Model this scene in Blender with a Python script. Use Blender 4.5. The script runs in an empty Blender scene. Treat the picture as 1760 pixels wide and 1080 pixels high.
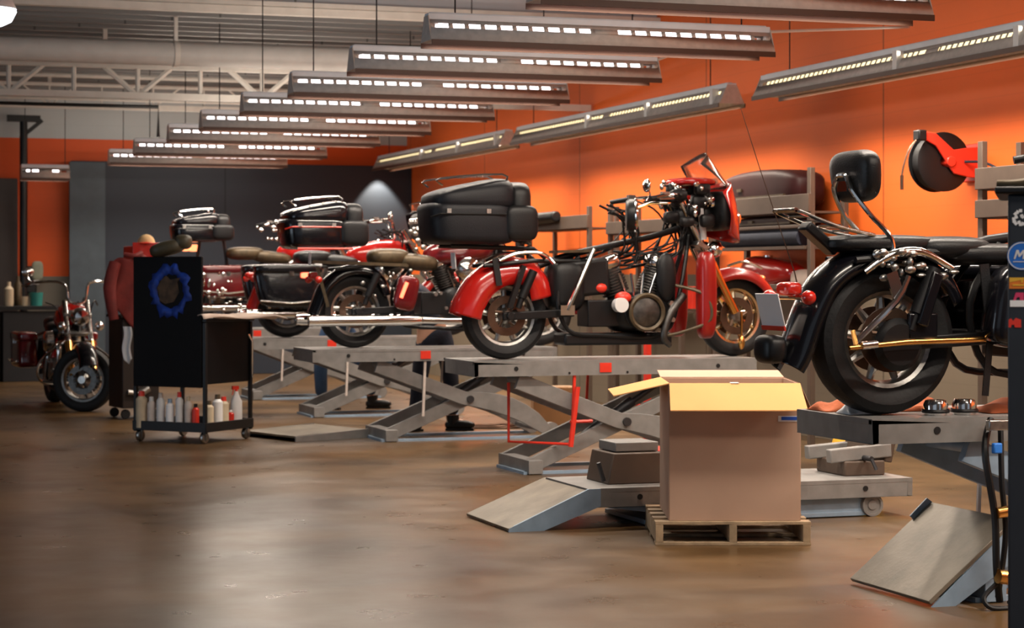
import bpy, math, random
from mathutils import Vector, Matrix
random.seed(7)
S = bpy.context.scene
COL = S.collection
PI = math.pi
def R(a): return math.radians(a)
# ---------------------------------------------------------------- materials
def mat(name, c, rough=.5, metal=0., var=.12, vs=6., bump=0., bs=40., coat=0., emit=None, es=0., trans=0., spec=.5):
    m = bpy.data.materials.new(name); m.use_nodes = True
    nt = m.node_tree; b = nt.nodes['Principled BSDF']
    b.inputs['Base Color'].default_value = (*c, 1)
    b.inputs['Roughness'].default_value = rough
    b.inputs['Metallic'].default_value = metal
    b.inputs['Coat Weight'].default_value = coat
    b.inputs['Specular IOR Level'].default_value = spec
    if trans: b.inputs['Transmission Weight'].default_value = trans
    if emit:
        b.inputs['Emission Color'].default_value = (*emit, 1); b.inputs['Emission Strength'].default_value = es
    tc = nt.nodes.new('ShaderNodeTexCoord')
    if var:
        n = nt.nodes.new('ShaderNodeTexNoise'); n.inputs['Scale'].default_value = vs; n.inputs['Detail'].default_value = 5
        nt.links.new(tc.outputs['Object'], n.inputs['Vector'])
        r = nt.nodes.new('ShaderNodeValToRGB')
        r.color_ramp.elements[0].position = .3; r.color_ramp.elements[1].position = .7
        r.color_ramp.elements[0].color = (*[x*(1-var) for x in c], 1)
        r.color_ramp.elements[1].color = (*[min(1, x*(1+var)) for x in c], 1)
        nt.links.new(n.outputs['Fac'], r.inputs['Fac']); nt.links.new(r.outputs['Color'], b.inputs['Base Color'])
    if bump:
        n2 = nt.nodes.new('ShaderNodeTexNoise'); n2.inputs['Scale'].default_value = bs
        nt.links.new(tc.outputs['Object'], n2.inputs['Vector'])
        bp = nt.nodes.new('ShaderNodeBump'); bp.inputs['Strength'].default_value = bump; bp.inputs['Distance'].default_value = .01
        nt.links.new(n2.outputs['Fac'], bp.inputs['Height']); nt.links.new(bp.outputs['Normal'], b.inputs['Normal'])
    return m
M = {}
M['tyre'] = mat('tyre rubber', (.009,.009,.010), .6, bump=.2, spec=.35)
M['black'] = mat('black gloss paint', (.004,.004,.006), .2, coat=.35, spec=.4)
M['blackm'] = mat('black satin metal', (.007,.007,.008), .42, spec=.35)
M['vinyl'] = mat('black vinyl', (.008,.008,.009), .42, bump=.15, bs=120, spec=.35)
M['plast'] = mat('dark textured plastic', (.0065,.0075,.011), .5, bump=.2, bs=150, spec=.35)
M['chrome'] = mat('chrome', (.75,.74,.72), .12, 1., var=.03)
M['alu'] = mat('cast aluminium', (.42,.41,.39), .34, 1., var=.2, vs=30)
M['dalu'] = mat('dull dark engine metal', (.10,.095,.09), .4, .9, var=.3, vs=20)
M['brass'] = mat('gold tinted fork metal', (.80,.42,.12), .22, 1., var=.05)
M['paleg'] = mat('pale gold wheel metal', (.80,.66,.46), .2, 1., var=.05)
M['rust'] = mat('rusty brake disc', (.13,.075,.05), .4, .7, var=.3)
M['red'] = mat('red motorcycle paint', (.46,.012,.008), .2, coat=.7, var=.05)
M['red2'] = mat('deep red paint', (.27,.008,.006), .28, coat=.3)
M['dred'] = mat('dark cherry paint', (.12,.006,.008), .2, coat=.6, var=.1)
M['maroon'] = mat('maroon luggage paint', (.028,.005,.005), .55, spec=.25)
M['plastred'] = mat('bright red plastic', (.75,.04,.02), .35)
M['lens'] = mat('red lamp lens', (.6,.02,.01), .15, coat=.5)
M['lensamb'] = mat('amber lamp lens', (.8,.25,.05), .15, coat=.5)
M['lensglow'] = mat('glowing red lens', (.8,.1,.05), .3, emit=(1,.13,.06), es=4.5)
M['white'] = mat('white enamel', (.75,.75,.75), .4, var=.03)
M['plate'] = mat('white number plate', (.97,.97,.98), .35, var=.02)
M['lift'] = mat('grey painted lift steel', (.215,.208,.20), .42, var=.14, vs=9, bump=.05)
M['liftb'] = mat('blue grey painted lift steel', (.27,.37,.48), .42, var=.14, vs=9)
M['tread'] = mat('worn ramp plate', (.20,.17,.13), .42, .3, var=.28, vs=5, bump=.1)
M['darksteel'] = mat('dark steel', (.05,.05,.055), .45, .6)
M['card'] = mat('cardboard kraft', (.50,.33,.24), .8, var=.05, vs=3, spec=.2)
M['cardin'] = mat('cardboard inner kraft', (.68,.35,.135), .8, var=.04, vs=3, spec=.2)
M['cardd'] = mat('brown cardboard', (.30,.15,.06), .8, var=.08)
M['wood'] = mat('pallet wood', (.42,.30,.18), .7, var=.25, vs=12, bump=.2)
M['orange'] = None
M['blue'] = mat('blue label', (.02,.10,.55), .4, var=.02)
M['rag'] = mat('orange shop rag', (.55,.14,.05), .85, var=.15, bump=.3)
M['cloth'] = mat('off white cloth', (.62,.50,.42), .85, var=.12, bump=.3)
M['jacket'] = mat('faded red jacket cloth', (.17,.018,.015), .8, var=.25, bump=.3)
M['cap'] = mat('tan cap cloth', (.65,.42,.20), .8)
M['jeans'] = mat('blue denim', (.025,.06,.13), .85, var=.2, bump=.2)
M['navy'] = mat('navy work cloth', (.012,.016,.03), .85, var=.2, bump=.2)
M['skin'] = mat('skin', (.55,.30,.20), .5, var=.05)
M['hair'] = mat('dark hair', (.02,.014,.01), .6)
M['yellow'] = mat('yellow plastic', (.85,.48,.04), .45)
M['rack'] = mat('grey rack steel', (.090,.060,.043), .55, var=.12)
M['teal'] = mat('teal plastic', (.02,.22,.20), .5)
M['cream'] = mat('cream plastic', (.6,.5,.35), .5)
M['galv'] = mat('galvanised fixture metal', (.62,.55,.50), .5, .0, var=.1, vs=20)
M['fixtop'] = mat('pale fixture housing', (.82,.88,.95), .45, .0, var=.05)
M['fixlip'] = mat('fixture lip', (.085,.034,.017), .5, .0, var=.05)
M['joist'] = mat('cream painted steel joist', (.66,.63,.58), .6, var=.08)
M['duct'] = mat('pale painted duct', (.54,.53,.51), .55, var=.06)
M['tan'] = mat('tan grimy metal', (.085,.06,.032), .45, .3, var=.3, vs=20)
M['glass'] = mat('clear acrylic', (.9,.8,.75), .05, trans=.95, var=0)
M['tubeglow'] = mat('fluorescent tube', (1,1,1), .4, emit=(1.,.90,.92), es=4., var=0)
M['slotglow'] = mat('warm dim fluorescent tube', (1,1,.9), .4, emit=(1.,.82,.42), es=1.6, var=0)
M['emblem'] = mat('blue emblem print', (.005,.04,.30), .6, var=.5, vs=14)
M['emblem2'] = mat('brown emblem print', (.07,.04,.02), .7, var=.6, vs=12)
# ---------------------------------------------------------------- mesh builder
class MB:
    def __init__(s): s.v = []; s.f = []; s.sm = []
    def add(s, v, f, sm=True):
        k = len(s.v); s.v += [tuple(p) for p in v]
        for q in f: s.f.append(tuple(i+k for i in q)); s.sm.append(sm)
        return s
    def box(s, c, d, rot=None, about=None):
        hx, hy, hz = d[0]/2, d[1]/2, d[2]/2
        vs = [Vector((x, y, z)) for x in (-hx, hx) for y in (-hy, hy) for z in (-hz, hz)]
        if rot is not None:
            m = rot if isinstance(rot, Matrix) else (Matrix.Rotation(rot[2], 3, 'Z') @ Matrix.Rotation(rot[1], 3, 'Y') @ Matrix.Rotation(rot[0], 3, 'X'))
            vs = [m @ v for v in vs]
        vs = [v+Vector(c) for v in vs]
        return s.add(vs, [(0,1,3,2),(4,6,7,5),(0,4,5,1),(2,3,7,6),(0,2,6,4),(1,5,7,3)], False)
    def bar(s, p, q, w, h, up=(0,0,1)):
        p = Vector(p); q = Vector(q); d = (q-p); L = d.length; d.normalize()
        u = Vector(up); a = d.cross(u).normalized(); b = a.cross(d)
        m = Matrix((d, a, b)).transposed()
        return s.box((p+q)/2, (L, w, h), m)
    def tube(s, pts, r, n=10, smooth=0, cap=True):
        P = [Vector(p) for p in pts]
        rs = list(r) if isinstance(r, (list, tuple)) else [r]*len(P)
        if smooth and len(P) > 2:
            Q = []; rr = []
            for i in range(len(P)-1):
                p0 = P[max(i-1, 0)]; p1 = P[i]; p2 = P[i+1]; p3 = P[min(i+2, len(P)-1)]
                for k in range(smooth):
                    t = k/smooth
                    Q.append(.5*((2*p1)+(p2-p0)*t+(2*p0-5*p1+4*p2-p3)*t*t+(3*p1-p0-3*p2+p3)*t**3))
                    rr.append(rs[i]*(1-t)+rs[i+1]*t)
            Q.append(P[-1]); rr.append(rs[-1]); P = Q; rs = rr
        vs = []; fs = []; prev = None
        for i, p in enumerate(P):
            t = (P[min(i+1, len(P)-1)]-P[max(i-1, 0)]).normalized()
            if prev is None:
                a = t.cross(Vector((0, 0, 1)))
                if a.length < .1: a = t.cross(Vector((0, 1, 0)))
            else: a = prev-t*prev.dot(t)
            a.normalize(); prev = a; b = t.cross(a)
            for k in range(n):
                an = 2*PI*k/n; vs.append(p+(a*math.cos(an)+b*math.sin(an))*rs[i])
        for i in range(len(P)-1):
            for k in range(n):
                fs.append((i*n+k, i*n+(k+1) % n, (i+1)*n+(k+1) % n, (i+1)*n+k))
        s.add(vs, fs, True)
        if cap:
            s.add(vs[:n], [tuple(range(n))[::-1]], False); s.add(vs[-n:], [tuple(range(n))], False)
        return s
    def cyl(s, p, q, r, r2=None, n=20): return s.tube([p, q], [r, r if r2 is None else r2], n)
    def lathe(s, prof, c=(0,0,0), axis='z', n=28, a0=0, a1=2*PI):
        full = abs(a1-a0-2*PI) < 1e-4; m = n if full else n+1
        vs = []; fs = []
        for (r, h) in prof:
            for k in range(m):
                a = a0+(a1-a0)*k/n; x = r*math.cos(a); y = r*math.sin(a)
                v = {'z': (x, y, h), 'y': (x, h, y), 'x': (h, x, y)}[axis]
                vs.append((v[0]+c[0], v[1]+c[1], v[2]+c[2]))
        for i in range(len(prof)-1):
            for k in range(n):
                k2 = (k+1) % m
                fs.append((i*m+k, i*m+k2, (i+1)*m+k2, (i+1)*m+k))
        return s.add(vs, fs, True)
    def blob(s, c, r, e1=1., e2=1., nu=24, nv=14, rot=None, fn=None):
        def p(x, e): return math.copysign(abs(x)**e, x)
        vs = []; fs = []
        for j in range(nv+1):
            ph = -PI/2+PI*j/nv
            for i in range(nu):
                th = 2*PI*i/nu
                v = Vector((p(math.cos(ph), e1)*p(math.cos(th), e2), p(math.cos(ph), e1)*p(math.sin(th), e2), p(math.sin(ph), e1)))
                if fn: v = Vector(fn(v))
                v = Vector((v.x*r[0], v.y*r[1], v.z*r[2]))
                if rot: v = Matrix.Rotation(rot[2], 3, 'Z') @ Matrix.Rotation(rot[1], 3, 'Y') @ Matrix.Rotation(rot[0], 3, 'X') @ v
                vs.append(v+Vector(c))
        for j in range(nv):
            for i in range(nu):
                fs.append((j*nu+i, j*nu+(i+1) % nu, (j+1)*nu+(i+1) % nu, (j+1)*nu+i))
        return s.add(vs, fs, True)
    def grid(s, fn, nu, nv, sm=True):
        vs = [fn(i/nu, j/nv) for j in range(nv+1) for i in range(nu+1)]
        fs = [(j*(nu+1)+i, j*(nu+1)+i+1, (j+1)*(nu+1)+i+1, (j+1)*(nu+1)+i) for j in range(nv) for i in range(nu)]
        return s.add(vs, fs, sm)
    def prism(s, poly, y0, y1, axis='y'):
        n = len(poly)
        if axis == 'y': vs = [(x, y0, z) for x, z in poly]+[(x, y1, z) for x, z in poly]
        elif axis == 'x': vs = [(y0, x, z) for x, z in poly]+[(y1, x, z) for x, z in poly]
        else: vs = [(x, z, y0) for x, z in poly]+[(x, z, y1) for x, z in poly]
        fs = [tuple(range(n)), tuple(range(2*n-1, n-1, -1))]+[(i, i+n, (i+1) % n+n, (i+1) % n) for i in range(n)]
        return s.add(vs, fs, False)
    def fender(s, path, hw, dep, n=10, taper=None):
        # path: (x,z) pts of the crown line; cross section arches over y
        P = []
        for i in range(len(path)-1):
            a = [Vector(path[max(i-1,0)]), Vector(path[i]), Vector(path[i+1]), Vector(path[min(i+2,len(path)-1)])]
            for k in range(5):
                t = k/5
                P.append(.5*((2*a[1])+(a[2]-a[0])*t+(2*a[0]-5*a[1]+4*a[2]-a[3])*t*t+(3*a[1]-a[0]-3*a[2]+a[3])*t**3))
        P.append(Vector(path[-1]))
        vs = []; fs = []; L = len(P)
        for i, p in enumerate(P):
            t = (P[min(i+1, L-1)]-P[max(i-1, 0)]).normalized(); nr = Vector((-t.y, t.x))*(1 if path[0][0] < path[-1][0] else -1)
            w = hw; dd = dep
            if taper: w *= taper(i/(L-1)); 
            for k in range(n+1):
                a = -PI/2+PI*k/n; ya = math.copysign(abs(math.sin(a))**.75, a)*w
                o = (abs(math.cos(a))**.8-1)*dd
                vs.append((p.x+nr.x*o, ya, p.y+nr.y*o))
        for i in range(L-1):
            for k in range(n): fs.append((i*(n+1)+k, i*(n+1)+k+1, (i+1)*(n+1)+k+1, (i+1)*(n+1)+k))
        return s.add(vs, fs, True)
    def build(s, name, m, parent=None, loc=None, rot=None, solid=0, bevel=0, sub=0, label=None):
        me = bpy.data.meshes.new(name); me.from_pydata(s.v, [], s.f)
        me.polygons.foreach_set('use_smooth', s.sm)
        me.update()
        import bmesh
        bm = bmesh.new(); bm.from_mesh(me); bmesh.ops.remove_doubles(bm, verts=bm.verts, dist=1e-5)
        if not solid: bmesh.ops.recalc_face_normals(bm, faces=bm.faces)
        bm.to_mesh(me); bm.free()
        try: me.set_sharp_from_angle(angle=R(38))
        except Exception: pass
        me.materials.append(m if not isinstance(m, str) else M[m])
        o = bpy.data.objects.new(name, me); COL.objects.link(o)
        if parent: o.parent = parent
        if loc: o.location = loc
        if rot: o.rotation_euler = rot
        if solid:
            q = o.modifiers.new('solid', 'SOLIDIFY'); q.thickness = solid; q.offset = 0
        if bevel:
            q = o.modifiers.new('bevel', 'BEVEL'); q.width = bevel; q.segments = 2; q.limit_method = 'ANGLE'
        if sub:
            q = o.modifiers.new('sub', 'SUBSURF'); q.levels = sub; q.render_levels = sub
        if label: o['label'] = label
        return o
def tag(o, label, cat, group=None, kind=None):
    if label: o['label'] = label
    if cat: o['category'] = cat
    if group: o['group'] = group
    if kind: o['kind'] = kind
    return o
def thing(name, label, cat, loc=(0,0,0), rz=0, group=None):
    o = bpy.data.objects.new(name, None); COL.objects.link(o); o.empty_display_size = .2
    o.location = loc; o.rotation_euler = (0, 0, rz)
    return tag(o, label, cat, group)
def struct(o): o['kind'] = 'structure'; return o
def kids(o): return [c for c in bpy.data.objects if c.parent == o]
def dup(root, loc, rz, label=None, group=None):
    def cp(o, par):
        c = o.copy(); COL.objects.link(c); c.parent = par
        for ch in list(o.children): cp(ch, c)
        return c
    r = cp(root, None); r.location = loc; r.rotation_euler = (0, 0, rz)
    if label: r['label'] = label
    if group: r['group'] = group
    return r
def area(name, loc, sx, sy, energy, color, rot=(0,0,0), parent=None, spread=PI):
    l = bpy.data.lights.new(name, 'AREA'); l.shape = 'RECTANGLE'; l.size = sx; l.size_y = sy
    l.energy = energy; l.color = color; l.spread = spread
    o = bpy.data.objects.new(name, l); COL.objects.link(o); o.location = loc; o.rotation_euler = rot
    if parent: o.parent = parent
    return o
# ---------------------------------------------------------------- camera
TH = 18.55; EYE = 1.6
cam = bpy.data.cameras.new('camera'); co = bpy.data.objects.new('camera', cam); COL.objects.link(co)
co.location = (0, 0, EYE); co.rotation_euler = (PI/2, 0, R(-TH))
cam.sensor_width = 36; cam.lens = 36*3562/1760; cam.shift_y = -68/1760
cam.clip_start = .1; cam.clip_end = 200
cam.dof.use_dof = True; cam.dof.focus_distance = 11.5; cam.dof.aperture_fstop = 4.0
S.camera = co
S.view_settings.view_transform = 'Standard'; S.view_settings.look = 'None'; S.view_settings.gamma = 1
S.view_settings.exposure = 0.0
w = bpy.data.worlds.new('world'); S.world = w; w.use_nodes = True
w.node_tree.nodes['Background'].inputs[0].default_value = (.75,.85,1,1)
w.node_tree.nodes['Background'].inputs[1].default_value = .33
# ---------------------------------------------------------------- setting
def setting_mat(name, kind):
    m = bpy.data.materials.new(name); m.use_nodes = True; nt = m.node_tree; b = nt.nodes['Principled BSDF']
    N = nt.nodes.new; L = nt.links.new
    g = N('ShaderNodeNewGeometry'); sep = N('ShaderNodeSeparateXYZ'); L(g.outputs['Position'], sep.inputs[0])
    if kind == 'floor':
        n = N('ShaderNodeTexNoise'); n.inputs['Scale'].default_value = .55; n.inputs['Detail'].default_value = 7; n.inputs['Distortion'].default_value = .6
        L(g.outputs['Position'], n.inputs['Vector'])
        r = N('ShaderNodeValToRGB'); e = r.color_ramp.elements
        e[0].position = .32; e[0].color = (.050,.027,.010,1); e[1].position = .70; e[1].color = (.165,.092,.035,1)
        L(n.outputs['Fac'], r.inputs['Fac'])
        n2 = N('ShaderNodeTexNoise'); n2.inputs['Scale'].default_value = 2.6; n2.inputs['Detail'].default_value = 4
        L(g.outputs['Position'], n2.inputs['Vector'])
        mx = N('ShaderNodeMixRGB'); mx.blend_type = 'OVERLAY'; mx.inputs[0].default_value = .22
        L(r.outputs['Color'], mx.inputs[1]); L(n2.outputs['Fac'], mx.inputs[2])
        L(mx.outputs[0], b.inputs['Base Color'])
        mr = N('ShaderNodeMapRange'); mr.inputs[3].default_value = .20; mr.inputs[4].default_value = .42
        L(n2.outputs['Fac'], mr.inputs[0]); L(mr.outputs[0], b.inputs['Roughness'])
        b.inputs['Specular IOR Level'].default_value = .55
        bp = N('ShaderNodeBump'); bp.inputs['Strength'].default_value = .05; bp.inputs['Distance'].default_value = .01
        L(n.outputs['Fac'], bp.inputs['Height']); L(bp.outputs['Normal'], b.inputs['Normal'])
        return m
    # walls: paint bands by height above the floor, fine block courses in the bump
    bands = {'right': [(0,(.20,.16,.115)),(1.6,(.82,.15,.024))],
             'back': [(0,(.15,.135,.11)),(1.57,(.62,.085,.012)),(3.74,(.42,.45,.46))],
             'grey': [(0,(.58,.62,.66))], 'navy': [(0,(.024,.032,.046))], 'ceil': [(0,(.21,.21,.21))]}[kind]
    col = None
    for z, c in bands:
        if col is None:
            rgb = N('ShaderNodeRGB'); rgb.outputs[0].default_value = (*c, 1); col = rgb.outputs[0]
        else:
            gt = N('ShaderNodeMath'); gt.operation = 'GREATER_THAN'; gt.inputs[1].default_value = z
            L(sep.outputs[2], gt.inputs[0])
            mx = N('ShaderNodeMixRGB'); L(gt.outputs[0], mx.inputs[0]); L(col, mx.inputs[1]); mx.inputs[2].default_value = (*c, 1)
            col = mx.outputs[0]
    n = N('ShaderNodeTexNoise'); n.inputs['Scale'].default_value = 1.2; n.inputs['Detail'].default_value = 5
    L(g.outputs['Position'], n.inputs['Vector'])
    mr = N('ShaderNodeMapRange'); mr.inputs[3].default_value = .90; mr.inputs[4].default_value = 1.08
    L(n.outputs['Fac'], mr.inputs[0])
    # panel seams across the run of the wall and faint block courses
    add = N('ShaderNodeMath'); add.operation = 'ADD'; L(sep.outputs[0], add.inputs[0]); L(sep.outputs[1], add.inputs[1])
    md = N('ShaderNodeMath'); md.operation = 'PINGPONG'; md.inputs[1].default_value = 2.0; 
    ofs = N('ShaderNodeMath'); ofs.operation = 'ADD'; ofs.inputs[1].default_value = {'right': 1.72, 'grey': .6}.get(kind, .9)
    L(add.outputs[0], ofs.inputs[0]); L(ofs.outputs[0], md.inputs[0])
    lt = N('ShaderNodeMath'); lt.operation = 'LESS_THAN'; lt.inputs[1].default_value = .012; L(md.outputs[0], lt.inputs[0])
    mz = N('ShaderNodeMath'); mz.operation = 'PINGPONG'; mz.inputs[1].default_value = .11; L(sep.outputs[2], mz.inputs[0])
    lz = N('ShaderNodeMath'); lz.operation = 'LESS_THAN'; lz.inputs[1].default_value = .006; L(mz.outputs[0], lz.inputs[0])
    s1 = N('ShaderNodeMath'); s1.operation = 'MULTIPLY_ADD'; s1.inputs[1].default_value = -.55; L(lt.outputs[0], s1.inputs[0]); L(mr.outputs[0], s1.inputs[2])
    s2 = N('ShaderNodeMath'); s2.operation = 'MULTIPLY_ADD'; s2.inputs[1].default_value = -.05 if kind != 'ceil' else 0; L(lz.outputs[0], s2.inputs[0]); L(s1.outputs[0], s2.inputs[2])
    mul = N('ShaderNodeVectorMath'); mul.operation = 'SCALE'; L(col, mul.inputs[0]); L(s2.outputs[0], mul.inputs['Scale'])
    L(mul.outputs[0], b.inputs['Base Color'])
    b.inputs['Roughness'].default_value = .55; b.inputs['Specular IOR Level'].default_value = .3
    return m
W = 9.3; YB = 33.2; YBH = 22.4; ZC = 4.5
struct(MB().box((0,15,-.1),(26,44,.2)).build('floor', setting_mat('polished brown concrete','floor')))
mr_ = setting_mat('orange painted block wall','right'); mg = setting_mat('pale grey panel wall','grey')
struct(MB().box((W+.1,15.1,3.3),(.2,36.6,6.6)).build('wall_right', mr_))
struct(MB().box((-1.0,YB+.1,2.25),(20.6,.2,4.5)).build('wall_back', setting_mat('back wall paint bands','back')))
struct(MB().box((-1.0,YBH+.1,5.55),(20.6,.2,2.1)).build('wall_bulkhead', mg))
struct(MB().box((-11.3,25.25,3.3),(.2,16.5,6.6)).box((-11.3,2.5,3.3),(.2,12,6.6)).box((-11.3,12.75,5.3),(.2,8.5,2.6)).build('wall_left', mg))
mc = setting_mat('grey roof deck','ceil')
c1 = MB().box((-1.0,27.9,ZC+.05),(20.6,10.8,.1))
for i in range(22): c1.box((-1.0,22.9+i*.46,ZC-.02),(20.4,.10,.05))
struct(c1.build('ceiling_far', mc))
struct(MB().box((-1.0,9.6,6.65),(20.6,25.8,.1)).build('ceiling', mc))
# navy wall section standing proud of the back wall
struct(MB().box(((3.77+W)/2,YB-.15,1.69),(W-3.77,.3,3.38)).build('wall_navy', setting_mat('navy painted section','navy'), bevel=.01))
struct(MB().box((4.02,YB-.32,1.68),(.55,.04,3.36)).build('trim_1', mat('blue grey corner panel',(.050,.072,.092),.6)))
struct(MB().box((-1,YBH,4.49),(20.6,.12,.08)).box((-1,YBH-.08,4.56),(20.6,.06,.05)).build('trim_2', M['joist']))
struct(MB().box((2.35,YB-.06,1.55),(1.25,.12,3.1)).build('door_1', mat('dark brown roller door',(.035,.026,.024),.5), bevel=.01))
# ---------------------------------------------------------------- roof steel
def truss(name, label, Y, zt, zb, x0, x1, pitch, ph, r=.022):
    t = thing(name, label, 'roof truss', (0, Y, 0))
    m = MB()
    for dy in (-.035,.035): m.box(((x0+x1)/2, dy, zt),(x1-x0,.05,.045))
    m.build('top_chord','joist',t)
    m = MB()
    for dy in (-.04,.04): m.box(((x0+x1)/2, dy, zb),(x1-x0,.05,.075))
    m.build('bottom_chord','joist',t)
    m = MB(); x = x0+ph
    while x < x1-pitch:
        m.tube([(x,0,zb),(x+pitch*.27,0,zt)],r,6); m.tube([(x,0,zb),(x-pitch*.27,0,zt)],r,6)
        m.tube([(x,.0,zb),(x,.0,zt)],r*.8,6); m.tube([(x+pitch*.5,.0,zb),(x+pitch*.5,.0,zt)],r*.8,6)
        x += pitch
    m.build('web_bars','joist',t)
    for x in (x0+.8, x0+3.6, x0+6.4, x0+9.2): MB().box((x,0,(zt+ZC)/2),(.05,.05,ZC-zt)).build('hanger','joist',t)
    return t
truss('roof_truss','cream steel roof truss with zigzag web, nearest under the far ceiling',24.5,4.04,3.70,-6,W-.05,1.48,.70,.034)
truss('roof_truss','farthest thin cream roof truss close to the back wall',30.6,4.36,4.05,-6,W-.05,1.5,.2,.014)
d = thing('air_duct','long pale round duct crossing under the ceiling behind the grey bulkhead','duct',(0,23.1,0))
MB().tube([(-8,0,4.06),(W-.02,0,4.06)],.135,20).build('pipe','duct',d)
m = MB()
for x in (-2,.9,3.8,6.7): m.box((x,0,4.35),(.04,.03,.32)); m.lathe([(.145,-.03),(.145,.03)],(x,0,4.06),'x',20)
m.build('hanger_strap','joist',d)
d = thing('ceiling_pipe','thin dark conduit with a drop beside the far ceiling','pipe',(0,29.5,0))
MB().tube([(0,0,3.98),(4.6,0,3.98),(4.6,0,3.55)],.025,8).build('conduit','blackm',d)
MB().tube([(0,.5,4.1),(8.8,.5,4.1)],.018,6).tube([(0,-2,4.2),(8.9,-2,4.2)],.03,8).build('sprinkler_line','joist',d)
d = thing('steel_column','dark slim pipe column rising beside the brown roller door','column',(3.02,32.62,0))
MB().cyl((0,0,0),(0,0,3.95),.06,n=14).build('shaft','blackm',d)
MB().box((0,0,4.0),(.5,.12,.1)).bar((-.05,0,3.7),(.28,0,3.98),.06,.06).build('bracket','blackm',d)
MB().box((0,0,.02),(.3,.3,.04)).build('base_plate','blackm',d)
# ---------------------------------------------------------------- strip lights
CLR = (1,.87,.73)
def fixture(L, nslots):
    """parts of a slotted reflector strip light, running along local x, housing top at z=0"""
    P = {}
    P['housing'] = MB().box((0,0,-.014),(L,.10,.06)).box((0,0,.020),(L*.985,.05,.012))
    seg = MB(); y0, z0, y1, z1 = .052, -.03, .135, -.185
    def pt(s, t): return (s*(y0+(y1-y0)*t), z0+(z1-z0)*t)
    ta, tb = .18, .40
    gap = .10; half = (L-gap*1.6)/2
    for s in (-1,1):
        for (a, b) in ((0,ta),(tb,1)):
            (ya,za),(yb,zb) = pt(s,a),pt(s,b)
            seg.add([(-L/2,ya,za),(L/2,ya,za),(L/2,yb,zb),(-L/2,yb,zb)],[(0,1,2,3)],False)
        n = nslots
        for hs in (-1,1):
            xs = [hs*(gap*.8+half*.015), hs*(gap*.8+half*.97)]; x_lo, x_hi = min(xs), max(xs)
            cell = (x_hi-x_lo)/n
            (ya,za),(yb,zb) = pt(s,ta),pt(s,tb)
            for k in range(n):
                c = x_lo+(k+1)*cell; w_ = cell*.14
                seg.add([(c-w_,ya,za),(c+w_,ya,za),(c+w_,yb,zb),(c-w_,yb,zb)],[(0,1,2,3)],False)
            e = L/2 if hs > 0 else -L/2; i = x_hi if hs > 0 else x_lo
            seg.add([(e,ya,za),(i,ya,za),(i,yb,zb),(e,yb,zb)],[(0,1,2,3)],False)
        (ya,za),(yb,zb) = pt(s,ta),pt(s,tb); g = gap*.8+.02
        seg.add([(-g,ya,za),(g,ya,za),(g,yb,zb),(-g,yb,zb)],[(0,1,2,3)],False)
    P['reflector'] = seg
    lip = MB()
    for s in (-1,1): lip.box((0,s*.140,-.202),(L,.008,.040))
    P['reflector_lip'] = lip
    cap = []
    for e in (-1,1): cap.append(MB().prism([(-.05,-.002),(.05,-.002),(.13,-.185),(-.13,-.185)], e*(L/2-.004), e*(L/2+.004),'x'))
    P['end_plate'] = cap
    return P
def make_fixture(name, label, L, nslots, loc, rz, group, energy, ceil, us=.17, tm='tubeglow'):
    t = thing(name, label, 'strip light', loc, rz, group)
    P = fixture(L, nslots)
    P['housing'].build('housing','fixtop',t,bevel=.004)
    P['reflector'].build('reflector','galv',t,solid=.003)
    P['reflector_lip'].build('reflector_lip','fixlip',t)
    for e_ in P['end_plate']: e_.build('end_plate','galv',t)
    for s in (-1,1):
        m = MB(); n = max(1, round(L/1.3)); 
        for k in range(n):
            a = -L/2+.08+k*(L-.16)/n; b = a+(L-.16)/n-.06
            m.cyl((a,s*.034,-.072),(b,s*.034,-.072),.019,n=10)
        m.build('fluorescent_tube',tm,t)
    for x in (-L*.42, L*.42): MB().tube([(x,0,0),(x,0,ceil-loc[2])],.006,5).build('hanging_wire','blackm',t)
    area('lamp', (0,0,-.165), L*.96,.12, energy, CLR, parent=t, spread=R(142))
    for s in (-1,1): area('slot_lamp',(0,s*.10,-.055),L*.94,.03,energy*us,CLR,rot=(s*R(104),0,0),parent=t,spread=R(160))
    return t
ys = [5.0,7.3,9.6,11.9,14.23,16.43,18.7,21.0,23.4,25.7,28.6,31.2]
nm = ['slotted strip light over the camera, third before the first one in view','slotted strip light over the camera, second before the first one in view','slotted strip light just above the frame, before the first one in view','nearest slotted strip light, cut off by the top edge of the photo','second nearest slotted strip light hung across the bays',
 'third slotted strip light from the front, slanting rod at its right end','fourth slotted strip light from the front in the ceiling row','fifth slotted strip light, middle of the ceiling row of nine',
 'sixth slotted strip light from the front in the ceiling row','fourth from the back wall side, just above the two farthest pairs','second farthest slotted strip light of the ceiling row','farthest slotted strip light, hanging close to the navy wall section']
nm[9] = 'third farthest slotted strip light of the ceiling row'
E1 = 76
for i, Y in enumerate(ys):
    make_fixture('strip_light',nm[i],2.68,10,(5.47,Y,3.45),0,'strip lights across the bays',E1,6.6 if Y < YBH else ZC)
wl = [(7.35,6.4,'strip light of the orange wall nearest the camera, above the frame'),(14.5,6.4,'right wall strip light running out of the right edge of the frame'),(21.65,6.4,'right wall strip light, middle one of the three'),(28.5,6.4,'right wall strip light, farthest one ending near the navy section')]
for Y, L, lb in wl:
    t = make_fixture('wall_strip_light','long grey '+lb,L,34,(8.45,Y,3.45),PI/2,'strip lights along the orange wall',200,6.6 if Y < 20 else ZC, us=.03, tm='slotglow')
    for k, x in enumerate((-3.0,-1.3,.5)):
        MB().box((x,.10,-.11),(.07,.07,.16)).build('joint_clip','white',t)
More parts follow.
